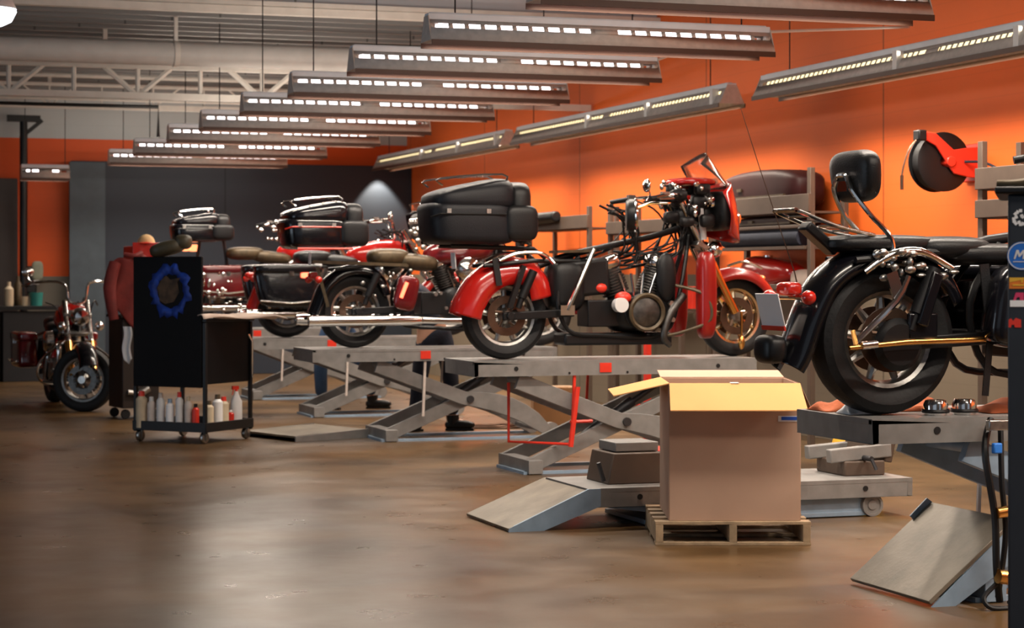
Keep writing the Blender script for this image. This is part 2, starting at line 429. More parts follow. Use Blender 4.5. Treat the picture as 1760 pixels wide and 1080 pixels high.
    # up-light thrown on the wall by the slot rows
make_fixture('short_strip_light','short lit strip light alone beside the orange part of the back wall',.70,2,(3.24,31.6,3.22),0,None,10,ZC)
t = thing('high_bay_lamp','bell shaped white high bay lamp glowing at the top left corner','lamp',(1.31,17.0,0))
MB().lathe([(.05,4.02),(.09,4.0),(.10,3.86),(.17,3.80),(.21,3.72)],(0,0,0),'z',28).build('lamp_shade','fixtop',t,solid=.004)
MB().lathe([(.001,3.58),(.10,3.585),(.17,3.62),(.21,3.70),(.20,3.73),(.001,3.73)],(0,0,0),'z',28).build('lamp_lens',mat('glowing lamp lens',(1,1,1),.4,emit=(.88,.94,1),es=3.,var=0),t)
MB().tube([(0,0,4.0),(0,0,6.6)],.012,6).build('stem','blackm',t)
sp = bpy.data.lights.new('spot','SPOT'); sp.energy = 330; sp.spot_size = R(74); sp.spot_blend = .35; sp.color = (1,.85,.66); sp.shadow_soft_size = .03
t = thing('wall_wash_lamp','small black wall lamp throwing a cone of light on the navy section','lamp',(8.72,32.68,3.42))
MB().cyl((0,0,0),(0,0,.12),.05,.035,14).box((0,.08,.06),(.04,.16,.04)).build('shade','blackm',t)
so = bpy.data.objects.new('spot',sp); COL.objects.link(so); so.parent = t; so.location = (0,0,-.02); so.rotation_euler = (R(2),0,0)
for a, b, lb in (((6.76,14.23,3.43),(8.45,15.0,3.62),'second'),((6.78,16.43,3.42),(7.7,16.9,3.75),'third')):
    tag(MB().tube([a,b],.012,6).build('tie_rod','joist'),'thin slanting tie rod at the right end of the %s strip light from the front'%lb,'rod')
# unseen area lamp standing in for daylight through the left wall opening
area('daylight',(-11.1,12.75,2.0),8.2,3.8,210,(.72,.86,1),rot=(R(90),0,R(-90)))
# ---------------------------------------------------------------- wheels
def wheel(par, name, x, z, Rt, w, steer=0, cast=True, rimmat='alu', rad=None, y=0):
    rr = Rt*.70 if rad is None else rad
    h = w/2
    rim = MB().lathe([(rr*.90,-h*.62),(rr*1.0,-h*.72),(rr*1.02,-h*.5),(rr*.93,-h*.35),(rr*.88,0),(rr*.93,h*.35),(rr*1.02,h*.5),(rr*1.0,h*.72),(rr*.90,h*.62),(rr*.86,h*.3),(rr*.84,0),(rr*.86,-h*.3),(rr*.90,-h*.62)],axis='y',n=40)
    if cast:
        for k in range(9):
            a = 2*PI*k/9+.2
            p = (math.cos(a)*rr*.24,0,math.sin(a)*rr*.24); q = (math.cos(a)*rr*.88,0,math.sin(a)*rr*.88)
            rim.tube([p,q],[.030,.018],8)
    else:
        for k in range(28):
            a = 2*PI*k/28; b = a+.5*(1 if k%2 else -1)
            rim.tube([(math.cos(a)*rr*.2,(.05 if k%4<2 else -.05),math.sin(a)*rr*.2),(math.cos(b)*rr*.88,0,math.sin(b)*rr*.88)],.004,4)
    o = rim.build(name, rimmat, par, loc=(x,y,z), rot=(0,0,steer))
    MB().lathe([(rr*.98,-h*.70),(rr*1.1,-h*.92),(Rt*.86,-h),(Rt*.955,-h*.80),(Rt*.992,-h*.40),(Rt,0),(Rt*.992,h*.40),(Rt*.955,h*.80),(Rt*.86,h),(rr*1.1,h*.92),(rr*.98,h*.70)],axis='y',n=48).build('tyre','tyre',o)
    MB().lathe([(.001,-h*1.15),(.04,-h*1.15),(.055,-h*.8),(rr*.27,-h*.5),(rr*.27,h*.5),(.055,h*.8),(.04,h*1.15),(.001,h*1.15)],axis='y',n=24).build('hub','alu',o)
    for s in (-1,1):
        bd = MB()
        bd.lathe([(rr*.40,s*h*.78),(rr*.66,s*h*.78),(rr*.66,s*h*.88),(rr*.40,s*h*.88),(rr*.40,s*h*.78)],axis='y',n=32)
        for k in range(5):
            a = 2*PI*k/5; bd.tube([(math.cos(a)*rr*.2,s*h*.83,math.sin(a)*rr*.2),(math.cos(a+.3)*rr*.43,s*h*.83,math.sin(a+.3)*rr*.43)],.012,6)
        bd.build('brake_disc','rust' if cast else 'dalu',o)
    return o
def engine(par, x=1.05, z=.42, m='dalu', cleaner=True):
    e = MB().blob((x,0,z-.02),(.24,.17,.17),.6,.7).box((x-.30,0,z-.03),(.28,.26,.22)).build('engine','blackm',par,bevel=.01)
    for dx, an in ((-.13,-.36),(.13,.36)):
        c = MB(); ax = Vector((math.sin(an),0,math.cos(an))); b = Vector((x+dx,0,z+.10))
        for k in range(9):
            p = b+ax*(.04+k*.024); c.cyl(p, p+ax*.012,.115 if k < 6 else .105,n=16)
        c.cyl(b, b+ax*.26,.085,n=16)
        c.build('cylinder',m,e)
        p = b+ax*.27
        MB().blob(p+ax*.03,(.12,.105,.06),.5,.6,rot=(0,an,0)).build('rocker_cover','chrome',e)
    for s in (-1,1):
        MB().lathe([(.001,s*.24),(.09,s*.235),(.135,s*.215),(.15,s*.17)],(x+.02,0,z-.02),'y',28).build('cam_cover','alu' if s<0 else 'blackm',e)
    if cleaner: MB().lathe([(.001,-.30),(.08,-.295),(.115,-.27),(.12,-.20),(.05,-.19)],(x,0,z+.30),'y',26).build('air_cleaner','chrome',e)
    pr = MB()
    for k in range(4): pr.tube([(x-.06+.04*k,-.13,z+.02),(x-.17+.11*k,-.125,z+.30)],.011,8)
    pr.build('pushrod_tubes','chrome',e)
    cl = MB()
    rnd = random.Random(int(x*100))
    for k in range(9):
        cx, cz = x-.42+.75*rnd.random(), z-.12+.22*rnd.random()
        cl.cyl((cx,-.19,cz),(cx,-.225-.02*rnd.random(),cz),.012+.022*rnd.random(),n=10)
    cl.build('engine_bolts','alu',e)
    return e
def frame(par, wb, hx, hz, backbone=True, m='blackm'):
    f = MB()
    f.tube([(hx,0,hz),(hx-.35,0,hz-.10),(.60,0,.86),(.30,0,.76)],.028,10,smooth=4)
    for s in (-1,1):
        f.tube([(hx,s*.03,hz-.08),(hx-.12,s*.12,.55),(hx-.28,s*.14,.20),(.8,s*.14,.19),(.5,s*.14,.24),(.42,s*.13,.55),(.62,s*.08,.84)],.019,8,smooth=4)
        f.tube([(.62,s*.10,.80),(.2,s*.15,.80),(-.22,s*.15,.76)],.018,8)
    f.cyl((hx-.02,0,hz+.04),(hx+.07,0,hz-.18),.04,n=12)
    return f.build('frame',m,par)
def swingarm(par, m='blackm'):
    s_ = MB()
    for s in (-1,1):
        s_.bar((.55,s*.15,.38),(-.06,s*.15,.35),.04,.065); s_.cyl((0,s*.12,.355),(0,s*.19,.355),.035,n=14)
    s_.box((.5,0,.38),(.1,.3,.07)).build('swingarm',m,par,bevel=.008)
    for s in (-1,1):
        a = MB().cyl((.06,s*.185,.42),(.10,s*.185,.53),.025).cyl((.09,s*.185,.50),(.19,s*.185,.72),.036)
        a.build('shock_absorber',m,par)
def forks(par, wb, hx, hz, slider='chrome', zf=.34, w=.11, top=.18):
    dx, dz = wb-hx, zf-hz
    for s in (-1,1):
        f = MB()
        p = Vector((hx-dx*.25,s*w,hz-dz*.25+0)); q = Vector((wb-.03,s*w,zf+.03)); mid = p+(q-p)*.55
        f.cyl(p,mid,.030); o = f.build('fork_leg','chrome',par)
        MB().tube([mid,mid+(q-mid)*.2,q],[.045,.040,.034],14).build('fork_slider',slider,o)
    y = MB().box((hx-.02,0,hz+.03),(.11,.30,.035),(0,R(25),0)).box((hx+.08,0,hz-.17),(.11,.30,.04),(0,R(25),0))
    y.build('triple_clamp','alu',par,bevel=.006)
def handlebar(par, hx, hz, wdt=.40, rise=.17, back=.30, m='chrome'):
    o = MB().tube([(hx-back-.12,-wdt,hz+rise-.02),(hx-back*.8,-wdt+.06,hz+rise+.01),(hx-.06,-.14,hz+rise),(hx,-.08,hz+.04),(hx,.08,hz+.04),(hx-.06,.14,hz+rise),(hx-back*.8,wdt-.06,hz+rise+.01),(hx-back-.12,wdt,hz+rise-.02)],.0145,8,smooth=4).build('handlebar',m,par)
    for s in (-1,1):
        MB().cyl((hx-back-.02,s*(wdt-.045),hz+rise),(hx-back-.16,s*(wdt+.012),hz+rise-.028),.021).build('grip','vinyl',o)
        MB().tube([(hx-back+.02,s*(wdt-.06),hz+rise),(hx-back+.05,s*(wdt+.0),hz+rise-.02),(hx-back-.10,s*(wdt+.07),hz+rise-.03)],.008,6,smooth=3).box((hx-back,s*(wdt-.07),hz+rise+.01),(.06,.06,.05)).build('lever','alu',o)
    return o
def mirror(par, x, y, z, r=.055):
    MB().blob((x,y,z+.12),(.022,r*1.25,r),1,.9,nu=20,nv=10).tube([(x+.02,y*.9,z),(x+.03,y,z+.05),(x+.01,y,z+.10)],.007,6,smooth=3).build('mirror','chrome',par)
def muffler(par, x0, x1, z, s=-1, m='chrome'):
    MB().tube([(x0,s*.27,z),(x0+.05,s*.27,z),(x1-.2,s*.25,z),(x1,s*.22,z+.0)],[.048,.055,.050,.03],16).lathe([(.035,x0-.01),(.05,x0-.01),(.052,x0+.05)],(0,s*.27,z),'x',16).build('muffler',m,par)
def header(par, x, z0, m='chrome'):
    MB().tube([(x+.22,-.14,z0+.30),(x+.34,-.18,z0+.25),(x+.30,-.20,z0+.02),(x+.05,-.24,z0-.14),(x-.2,-.25,z0-.16)],.026,10,smooth=5).tube([(x-.22,-.14,z0+.28),(x-.30,-.2,z0+.12),(x-.22,-.24,z0-.10),(x-.1,-.25,z0-.16)],.026,10,smooth=5).build('exhaust_header',m,par)
def tank(par, x, z, m, L=.36):
    def fn(v):
        k = 1-.45*max(0,-v.x); return (v.x, v.y*k*(1-.2*max(0,v.z)), v.z*(1-.25*max(0,-v.x)) if v.z > 0 else v.z*.7)
    o = MB().blob((x,0,z),(L,.19,.16),.7,.8,rot=(0,R(-6),0),fn=fn).build('fuel_tank',m,par)
    MB().lathe([(.001,.02),(.04,.018),(.045,0)],(x+.02,0,z+.155),'z',20).build('fuel_cap','chrome',o)
    return o
def seat(par, x0, x1, z, m='vinyl'):
    L = x1-x0
    MB().blob((x0+L*.28,0,z+.04),(L*.30,.17,.085),.7,.6).blob((x0+L*.70,0,z-.01),(L*.32,.20,.08),.7,.7,rot=(0,R(6),0)).build('seat',m,par)
def saddlebag(par, s, m, x0=-.48, x1=.34, z0=.34, z1=.74):
    cx, cz = (x0+x1)/2, (z0+z1)/2
    def fn(v): return (v.x-.12*v.z, v.y*(1-.08*v.z), v.z)
    o = MB().blob((cx,s*.34,cz-.02),((x1-x0)/2*.95,.115,(z1-z0)/2),.35,.4,rot=(0,0,0),fn=fn).build('saddlebag',m,par)
    MB().blob((cx-.02,s*.34,z1-.03),((x1-x0)/2*.97,.122,.055),.4,.4).build('bag_lid',m,o)
    MB().box((cx,s*.46,z1-.08),(.05,.012,.05)).tube([(x0+.05,s*.465,z0+.06),(cx,s*.475,z0+.03),(x1-.1,s*.465,z0+.06)],.010,6).build('latch','chrome',o)
    return o
def tour_pack(par, m, x0=-.66, z0=.93, L=.66, H=.36, domed=True, wid=.30, stripe=None, rackb=True):
    def fn(v): return (v.x-.05*v.z, v.y, v.z)
    o = MB().blob((x0+L/2,0,z0+H*.36),(L/2,wid,H*.36),.30,.42,nu=36,nv=18,fn=fn).build('tour_pack',m,par)
    MB().blob((x0+L/2+.02,0,z0+H*.74),(L/2*.99,wid*.98,H*.30),.55,.42,nu=36,nv=16,fn=lambda v:(v.x,v.y,v.z*(1+.5*v.x) if v.z>0 else v.z*.6)).build('pack_lid',m,o)
    MB().lathe([(wid+.001,0)]*2,(0,0,0),'y',6) if False else None
    lt = MB()
    for dx in (.12,.45): lt.box((x0+dx,-wid*1.0,z0+H*.55),(.035,.02,.035))
    lt.build('pack_latch','alu',o)
    MB().tube([(x0-.01,-wid*.8,z0+H*.45),(x0+.05,-wid,z0+H*.5),(x0+L-.1,-wid*1.01,z0+H*.5)],.008,6).build('pack_trim','blackm' if not stripe else stripe,o)
    p = MB()
    for s in (-1,1): p.blob((x0+L+.04,s*.24,z0+H*.36),(.14,.075,H*.30),.5,.5)
    p.blob((x0+L+.05,0,z0+H*.62),(.10,.27,H*.44),.5,.5); p.build('back_pads','vinyl',o)
    if rackb:
        r = MB(); zt = z0+H+.02
        for s in (-1,1): r.tube([(x0+.1,s*.2,zt-.03),(x0+.08,s*.2,zt+.025),(x0+L-.1,s*.2,zt+.065),(x0+L-.08,s*.2,zt-.01)],.009,6,smooth=3)
        for k in range(4): r.tube([(x0+.12+k*.13,-.2,zt+.03+k*.01),(x0+.12+k*.13,.2,zt+.03+k*.01)],.007,6)
        r.build('pack_rack','chrome',o)
    return o
def plate(par, x, z, w=.20, h=.15, y=0, tilt=-12, red=False):
    o = MB().box((0,0,0),(.006,w,h)).build('number_plate','plate',par,loc=(x,y,z),rot=(0,R(tilt),0),bevel=.002)
    if red: MB().box((-.004,0,-h*.5-.010),(.008,w,.022)).build('plate_strip','plastred',o)
    return o
def taillight(par, x, z, lit=False, m=None):
    MB().blob((x,0,z),(.05,.07,.035),.6,.6).build('tail_lamp',m or ('lensglow' if lit else 'lens'),par)
    o = MB().tube([(x+.02,-.20,z-.04),(x+.02,.20,z-.04)],.012,8).build('signal_bar','chrome',par)
    for s in (-1,1): MB().blob((x,s*.21,z-.04),(.035,.04,.035)).build('turn_signal',m or 'lens',o)
def front_fender(par, wb, zf, m, Rr=.40, a0=-8, a1=150, hw=.10, trim=True):
    pts = [(wb+Rr*math.cos(R(a)), zf+Rr*math.sin(R(a))) for a in range(a1, a0-1, -14)]
    o = MB().fender(pts,hw,.10).build('front_fender',m,par,solid=.006)
    return o
def fairing(par, x, z, m, wd=.44, H=.46, shield=.28, inner=True):
    def f(u, v):
        a = (u-.5)*2; zz = (v-.5)*2
        wv = wd*(1-.38*max(0,-zz)**1.5-.12*max(0,zz)**2)
        return (x+.20*(1-abs(a)**2.2)-.05*zz-.02, a*wv, z+H/2*zz*(1-.25*abs(a)**3)+.05*(1-abs(a))*(1 if zz>0 else -.3))
    o = MB().grid(f,20,12).build('fairing',m,par,solid=.010)
    if inner:
        MB().blob((x+.02,0,z+.02),(.09,wd*.72,H*.36),.5,.6).build('inner_fairing','blackm',o)
        g = MB()
        for y_ in (-.16,-.06,.06,.16): g.lathe([(.001,-.085),(.035,-.085),(.04,-.06)],(x-.0,y_,z+.08),'x',18)
        g.build('gauges','chrome',o)
    MB().lathe([(.001,.25),(.06,.245),(.085,.22),(.09,.16)],(x,0,z-.04),'x',24).build('headlamp','chrome',o)
    if shield:
        def g(u, v):
            a = (u-.5)*2
            return (x+.13*(1-abs(a)**2)-.0-.30*v*shield/.28*.6, a*wd*.72*(1-.35*v*v), z+H/2*.92+v*shield*(1-.35*a*a))
        sh = MB().grid(g,14,8).build('windshield','glass',o,solid=.002)
        rim = MB(); rim.tube([g(u/12,1) for u in range(13)],.0035,5); rim.tube([g(1,v/6) for v in range(7)],.003,5)
        rim.build('windshield_edge','rust',o)
    return o
def crash_bar(par, hx, m='chrome', w=.36):
    for s in (-1,1): MB().tube([(hx-.20,s*.05,.28),(hx-.12,s*w,.30),(hx-.06,s*(w+.02),.52),(hx-.10,s*.06,.78)],.016,8,smooth=5).build('engine_guard',m,par)
def cables(par, hx, hz, n=7, m='vinyl', seed=1):
    r = random.Random(seed); c = MB()
    for k in range(n):
        y = r.uniform(-.2,.2)
        c.tube([(hx-.25-r.random()*.15,y*1.6,hz+.15+r.uniform(-.04,.05)),(hx-.05-r.random()*.2,y,hz+.18*r.random()),(hx-.1-r.random()*.25,y*.6,hz-.15-.15*r.random()),(hx-.4-.3*r.random(),y*.6,hz-.25-.2*r.random())],.006+.005*r.random(),5,smooth=4)
    c.build('cables',m,par)
def floorboard(par, x=1.25):
    o = MB()
    for s in (-1,1): MB().box((x,s*.30,.30),(.30,.11,.02)).tube([(x,s*.1,.28),(x,s*.28,.29)],.014,8).build('floorboard','dalu',par,bevel=.006)
def kickstand(par, z0=.0, x=.95):
    MB().tube([(x,.12,.22),(x-.02,.24,z0+.012),(x+.06,.26,z0+.010)],.013,8).build('kickstand','blackm',par)
def rear_fender(par, m, path=None, hw=.12, dep=.10, label=None):
    pts = path or [(.36,.52),(.31,.66),(.18,.78),(0,.81),(-.18,.76),(-.34,.62),(-.42,.44),(-.46,.34)]
    return MB().fender(pts,hw,dep).build('rear_fender',m,par,solid=.006,label=label)
DK = .91
# ---------------------------------------------------------------- the bikes
# red stripped tourer
b = thing('motorcycle','red stripped touring motorcycle without tank or seat, bare black frame showing, on a lift','motorcycle',(5.30,16.0,DK))
wb = 2.04; hx, hz = 1.62, 1.10
wheel(b,'rear_wheel',0,.355,.355,.17)
wheel(b,'front_wheel',wb,.34,.34,.13,steer=R(6),cast=True,rimmat='paleg')
frame(b,wb,hx,hz); swingarm(b); engine(b,1.12,.40,cleaner=False)
forks(b,wb,hx,hz,slider='brass')
MB().fender([(.40,.52),(.36,.66),(.24,.79),(.08,.83),(-.12,.80),(-.30,.68),(-.42,.50),(-.46,.38)],.155,.22).build('rear_fender','red',b,solid=.006)
for s in (-1,1): MB().tube([(-.10,s*.19,.80),(.05,s*.20,.86),(.26,s*.20,.86),(.36,s*.20,.78)],.014,8,smooth=4).build('fender_rail','chrome',b)
MB().bar((-.13,-.165,.82),(-.10,-.185,.60),.05,.012,up=(0,1,0)).bar((.10,-.20,.76),(-.02,-.20,.42),.05,.04).build('fender_bracket','blackm',b)
MB().tube([(.46,-.24,.40),(.50,-.24,.48),(.70,-.22,.90)],.020,8).box((.46,-.23,.40),(.12,.05,.08)).build('bag_support','chrome',b)
MB().box((.66,0,.66),(.44,.26,.30),(0,R(-6),0)).blob((.52,0,.60),(.16,.16,.22),.6,.6).build('battery_box','vinyl',b,bevel=.03)
MB().bar((.42,-.02,.875),(.74,-.02,.885),.22,.022).build('seat_pan','tan',b)
tour_pack(b,'plast',-.68,.93,.70,.48,wid=.31)
MB().tube([(-.5,-.16,.92),(.2,-.16,.90),(.3,-.16,.82)],.016,8).tube([(-.5,.16,.92),(.2,.16,.90),(.3,.16,.82)],.016,8).tube([(.15,-.16,.82),(.15,-.16,.92)],.014,8).build('pack_mount','blackm',b)
plate(b,-.46,.80,.12,.13,y=-.1,tilt=-4)
fairing(b,1.84,1.20,'red',.44,.46,.30)
MB().blob((1.64,0,1.46),(.20,.25,.04),.7,.8).build('fairing_top','red',b)
handlebar(b,hx-.02,hz+.05,.44,.18,.34)
cables(b,hx+.05,hz+.05,14,seed=3); cables(b,hx-.35,hz-.02,9,'blackm',seed=8)
MB().tube([(1.66,-.16,1.30),(1.70,-.16,.98)],.026,12).build('clear_tube','white',b)
g = MB(); r_ = random.Random(5)
for k in range(26): g.blob((1.32+.42*r_.random(),-.30+.35*r_.random(),1.18+.28*r_.random()),(.016+.022*r_.random(),.02,.016+.016*r_.random()),1,1,8,6)
g.build('switch_gear','chrome',b)['kind'] = 'stuff'
g = MB()
for k in range(16): g.blob((1.42+.36*r_.random(),-.28+.3*r_.random(),1.08+.34*r_.random()),(.05+.03*r_.random(),.05,.035+.035*r_.random()),.6,.6,10,8)
g.build('bare_electrics','vinyl',b)['kind'] = 'stuff'
mirror(b,1.08,-.42,1.29)
MB().lathe([(.001,-.05),(.12,-.045),(.135,-.02),(.135,.03),(.10,.04),(.001,.04)],(0,0,0),'x',28).build('speaker_pod','blackm',b,loc=(.98,-.34,1.17),rot=(0,0,R(-18)))
MB().lathe([(.137,.02),(.145,.03),(.137,.045),(.128,.04)],(0,0,0),'x',28).tube([(.04,0,.06),(.16,.02,.10),(.30,.04,.10)],.013,8).build('pod_ring','chrome',b,loc=(.98,-.34,1.17),rot=(0,0,R(-18)))
MB().blob((1.36,-.16,.67),(.085,.05,.20),.9,.9).build('tank_side_cover','vinyl',b)
MB().blob((1.38,.0,.56),(.10,.14,.32),.6,.6).build('radiator','blackm',b)
for s in (-1,1): MB().blob((1.66,s*.30,.52),(.075,.09,.36),.5,.6,fn=lambda v:(v.x+.18*v.z*0-.10*(v.z*v.z),v.y,v.z)).build('lower_fairing','red2',b)
MB().lathe([(.001,-.26),(.10,-.255),(.15,-.235),(.16,-.19)],(1.15,0,.38),'y',28).build('primary_cover','dalu',b)
MB().lathe([(.125,-.262),(.145,-.275),(.16,-.262),(.155,-.23)],(1.15,0,.38),'y',28).build('primary_gasket','tan',b)
MB().tube([(1.50,-.20,.52),(1.36,-.24,.36),(1.30,-.25,.18),(1.36,-.25,.10)],[.035,.035,.03,.02],10,smooth=5).build('exhaust_header','dalu',b)
MB().tube([(1.42,-.22,.60),(1.62,-.36,.52),(1.66,-.38,.32),(1.46,-.30,.22),(1.30,-.22,.18)],.014,8,smooth=5).build('engine_guard','tan',b)
MB().box((.95,0,.16),(.95,.28,.10)).build('belly_pan','blackm',b,bevel=.02)
MB().blob((.80,-.10,.58),(.06,.05,.045)).blob((.96,-.20,.50),(.07,.06,.05)).build('orange_hose_joint','plastred',b)
MB().cyl((.92,-.20,.44),(.92,-.28,.44),.06).build('oil_filter','white',b)
front_fender(b,wb,.34,'red2',.41,2,140,.115)
MB().tube([(wb-.10,-.10,.76),(wb+.06,-.10,.80),(wb+.22,-.10,.74)],.012,6,smooth=3).build('fender_trim','chrome',b)
MB().blob((wb+.26,0,.66),(.03,.05,.025)).build('fender_lamp','lensamb',b)
MB().blob((wb+.02,-.12,.12),(.03,.03,.06),1,1).tube([(wb+.02,-.12,.38),(wb+.02,-.12,.12)],.012,6).build('wheel_strap','brass',b)
for s in (-1,1): MB().blob((1.82,s*.10,.90),(.07,.07,.07)).build('passing_lamp','chrome',b)
# black sissy bar bike
b = thing('motorcycle','black cruiser motorcycle with tall chrome backrest on the raised lift at the right','motorcycle',(4.96,9.08,DK))
wb = 1.95; hx, hz = 1.50, 1.02
wheel(b,'rear_wheel',0,.372,.370,.20,rad=.242)
wheel(b,'front_wheel',wb,.34,.34,.13)
frame(b,wb,hx,hz); swingarm(b); engine(b,1.08,.42); forks(b,wb,hx,hz)
rf = rear_fender(b,'black',[(.42,.58),(.34,.70),(.16,.80),(-.04,.83),(-.22,.79),(-.37,.68),(-.46,.52),(-.53,.34),(-.57,.27)],.13,.10)
MB().blob((-.02,0,.84),(.30,.15,.045),.6,.6).blob((.35,0,.82),(.22,.18,.06),.7,.7).build('seat','vinyl',b)
def padf(v): return (v.x, v.y*(1+.10*v.z), v.z)
sb = MB()
for s in (-1,1): sb.tube([(-.02,s*.14,.72),(-.02,s*.14,.86),(-.13,s*.13,.98),(-.21,s*.09,1.10),(-.215,s*.05,1.165),(-.215,0,1.175)],.013,8,smooth=5)
sb = sb.build('sissy_bar','chrome',b)
MB().blob((-.14,0,1.17),(.06,.205,.128),.60,.60,nu=30,nv=18,rot=(0,R(-5),0),fn=padf).build('backrest_pad','vinyl',sb)
MB().box((-.205,0,1.12),(.02,.10,.05)).build('pad_bracket','chrome',sb)
lr = MB()
for s in (-1,1): lr.tube([(-.10,s*.12,.88),(-.30,s*.13,.92),(-.50,s*.12,.99),(-.52,s*.06,1.0)],.010,8,smooth=3)
for k in range(5): lr.tube([(-.20-k*.08,-.12,.905+k*.022),(-.20-k*.08,.12,.905+k*.022)],.007,6)
lr.tube([(-.52,-.12,1.0),(-.52,.12,1.0)],.011,8).build('luggage_rack','chrome',b)
MB().bar((-.42,0,.93),(-.26,0,.80),.10,.05).build('rack_mount','blackm',b,bevel=.01)
for s in (-1,1):
    MB().tube([(-.18,s*.165,.70),(-.05,s*.17,.78),(.12,s*.17,.80),(.30,s*.165,.72)],[.018,.024,.024,.016],10,smooth=4).build('fender_strut','chrome',b)
MB().tube([(.04,-.20,.68),(-.04,-.22,.56),(-.24,-.22,.38),(-.26,-.22,.33)],[.016,.018,.013,.012],8,smooth=3).bar((-.06,-.21,.70),(-.02,-.21,.58),.06,.015,up=(0,1,0)).build('bag_bracket','chrome',b)
MB().tube([(-.30,-.24,.34),(.0,-.25,.365),(.44,-.25,.375)],[.012,.016,.014],10).tube([(-.26,-.24,.33),(-.26,-.20,.42)],.012,8).build('lower_rail','brass',b)
MB().cyl((-.24,-.25,.35),(-.16,-.25,.357),.020).build('rail_clamp','chrome',b)
MB().bar((.10,-.20,.44),(.19,-.20,.70),.07,.06).box((.12,-.19,.44),(.16,.03,.13)).build('shock_cover','black',b,bevel=.01)
MB().lathe([(.001,-.20),(.10,-.20),(.13,-.17)],(0,0,.35),'y',26).build('drive_cover','blackm',b)
m = MB(); r_ = random.Random(11)
for k in range(22): m.blob((-.12+.42*r_.random(),-.17-.04*r_.random(),.66+.14*r_.random()),(.014+.018*r_.random(),.018,.010+.014*r_.random()),1,1,8,6)
m.build('wiring_clips','alu',b)['kind'] = 'stuff'
MB().bar((.42,-.26,.74),(.45,-.27,.40),.05,.010,up=(0,1,0)).bar((.45,-.27,.41),(.42,-.27,.10),.035,.008,up=(0,1,0)).build('hanging_strap','vinyl',b)
for s in (-1,1): MB().blob((.72,s*.30,.54),(.30,.10,.21),.45,.45,fn=lambda v:(v.x+.12*v.z,v.y,v.z)).build('side_bag','black',b)
tank(b,1.12,.94,'black')
MB().blob((.62,0,.79),(.34,.20,.055),.6,.6).build('seat_front','vinyl',b)
handlebar(b,hx,hz,.42,.30,.32); cables(b,hx,hz,8,seed=4)
front_fender(b,wb,.34,'black'); header(b,1.08,.42); crash_bar(b,hx)
plate(b,-.60,.52,.25,.16,y=0,tilt=-14,red=True)
taillight(b,-.50,.62)
MB().blob((-.60,0,.33),(.06,.10,.07),.6,.6).build('fender_tip','blackm',b)
MB().tube([(-.40,.10,.62),(-.42,.10,.70),(-.60,.11,1.20),(-.70,.12,1.50)],[.005,.003,.0022,.0015],5).build('whip_antenna','rust',b)
MB().lathe([(.03,-.24),(.05,-.24)],(0,0,0),'y',6) if False else None
mirror(b,hx-.3,-.42,hz+.28)
fairing(b,hx+.25,hz+.12,'black',.40,.36,0)
# black tourer with red stripe
b = thing('motorcycle','black touring motorcycle with red striped top case, next behind the stripped red one','motorcycle',(4.93,19.5,DK-.02))
wb = 1.90; hx, hz = 1.45, 1.04
wheel(b,'rear_wheel',0,.355,.355,.18); wheel(b,'front_wheel',wb,.34,.34,.13)
frame(b,wb,hx,hz); swingarm(b); engine(b,1.08,.46); forks(b,wb,hx,hz)
rear_fender(b,'black')
tour_pack(b,'black',-.72,.95,.62,.42,wid=.30,stripe='plastred')
MB().tube([(-.62,-.30,.955),(-.10,-.30,.955),(-.07,-.2,.955)],.011,6).build('pack_stripe','plastred',b)
muffler(b,-.50,.70,.27); muffler(b,-.50,.70,.27,1)
MB().tube([(.62,-.26,.27),(1.06,-.26,.26),(1.14,-.24,.34),(1.04,-.2,.62)],[.035,.032,.032,.03],10,smooth=4).build('exhaust_pipe','chrome',b)
MB().bar((-.40,-.16,.78),(-.30,-.18,.40),.06,.03).bar((-.45,-.16,.83),(.5,-.16,.80),.03,.03).build('bag_rail','tan',b)
MB().blob((.46,-.24,.53),(.11,.05,.17),.5,.5,rot=(0,R(12),0)).build('side_panel','dred',b)
MB().box((.42,-.30,.56),(.035,.012,.16),(0,R(22),0)).build('side_marker','lensglow',b,bevel=.004)  # glint on the red lens put in as a glow, not a lit lamp
plate(b,-.46,.86,.09,.12,y=-.10,tilt=0)
tank(b,1.05,.92,'dred'); seat(b,.15,.82,.84,'tan')
handlebar(b,hx-.2,hz+.06,.42,.18,.30); cables(b,hx,hz,10,seed=5); crash_bar(b,hx)
fairing(b,hx+.12,1.24,'black',.42,.44,.20)
g = MB(); r_ = random.Random(9)
for k in range(30): g.blob((.55+.6*r_.random(),-.26+.3*r_.random(),.95+.22*r_.random()),(.02+.02*r_.random(),.02,.014+.016*r_.random()),1,1,8,6)
for k in range(14): g.blob((.05+.5*r_.random(),-.18+.05*r_.random(),.45+.3*r_.random()),(.012+.014*r_.random(),.014,.012+.01*r_.random()),1,1,8,6)
g.build('exposed_fittings','alu',b)['kind'] = 'stuff'
front_fender(b,wb,.34,'dred'); floorboard(b); taillight(b,-.40,.70)
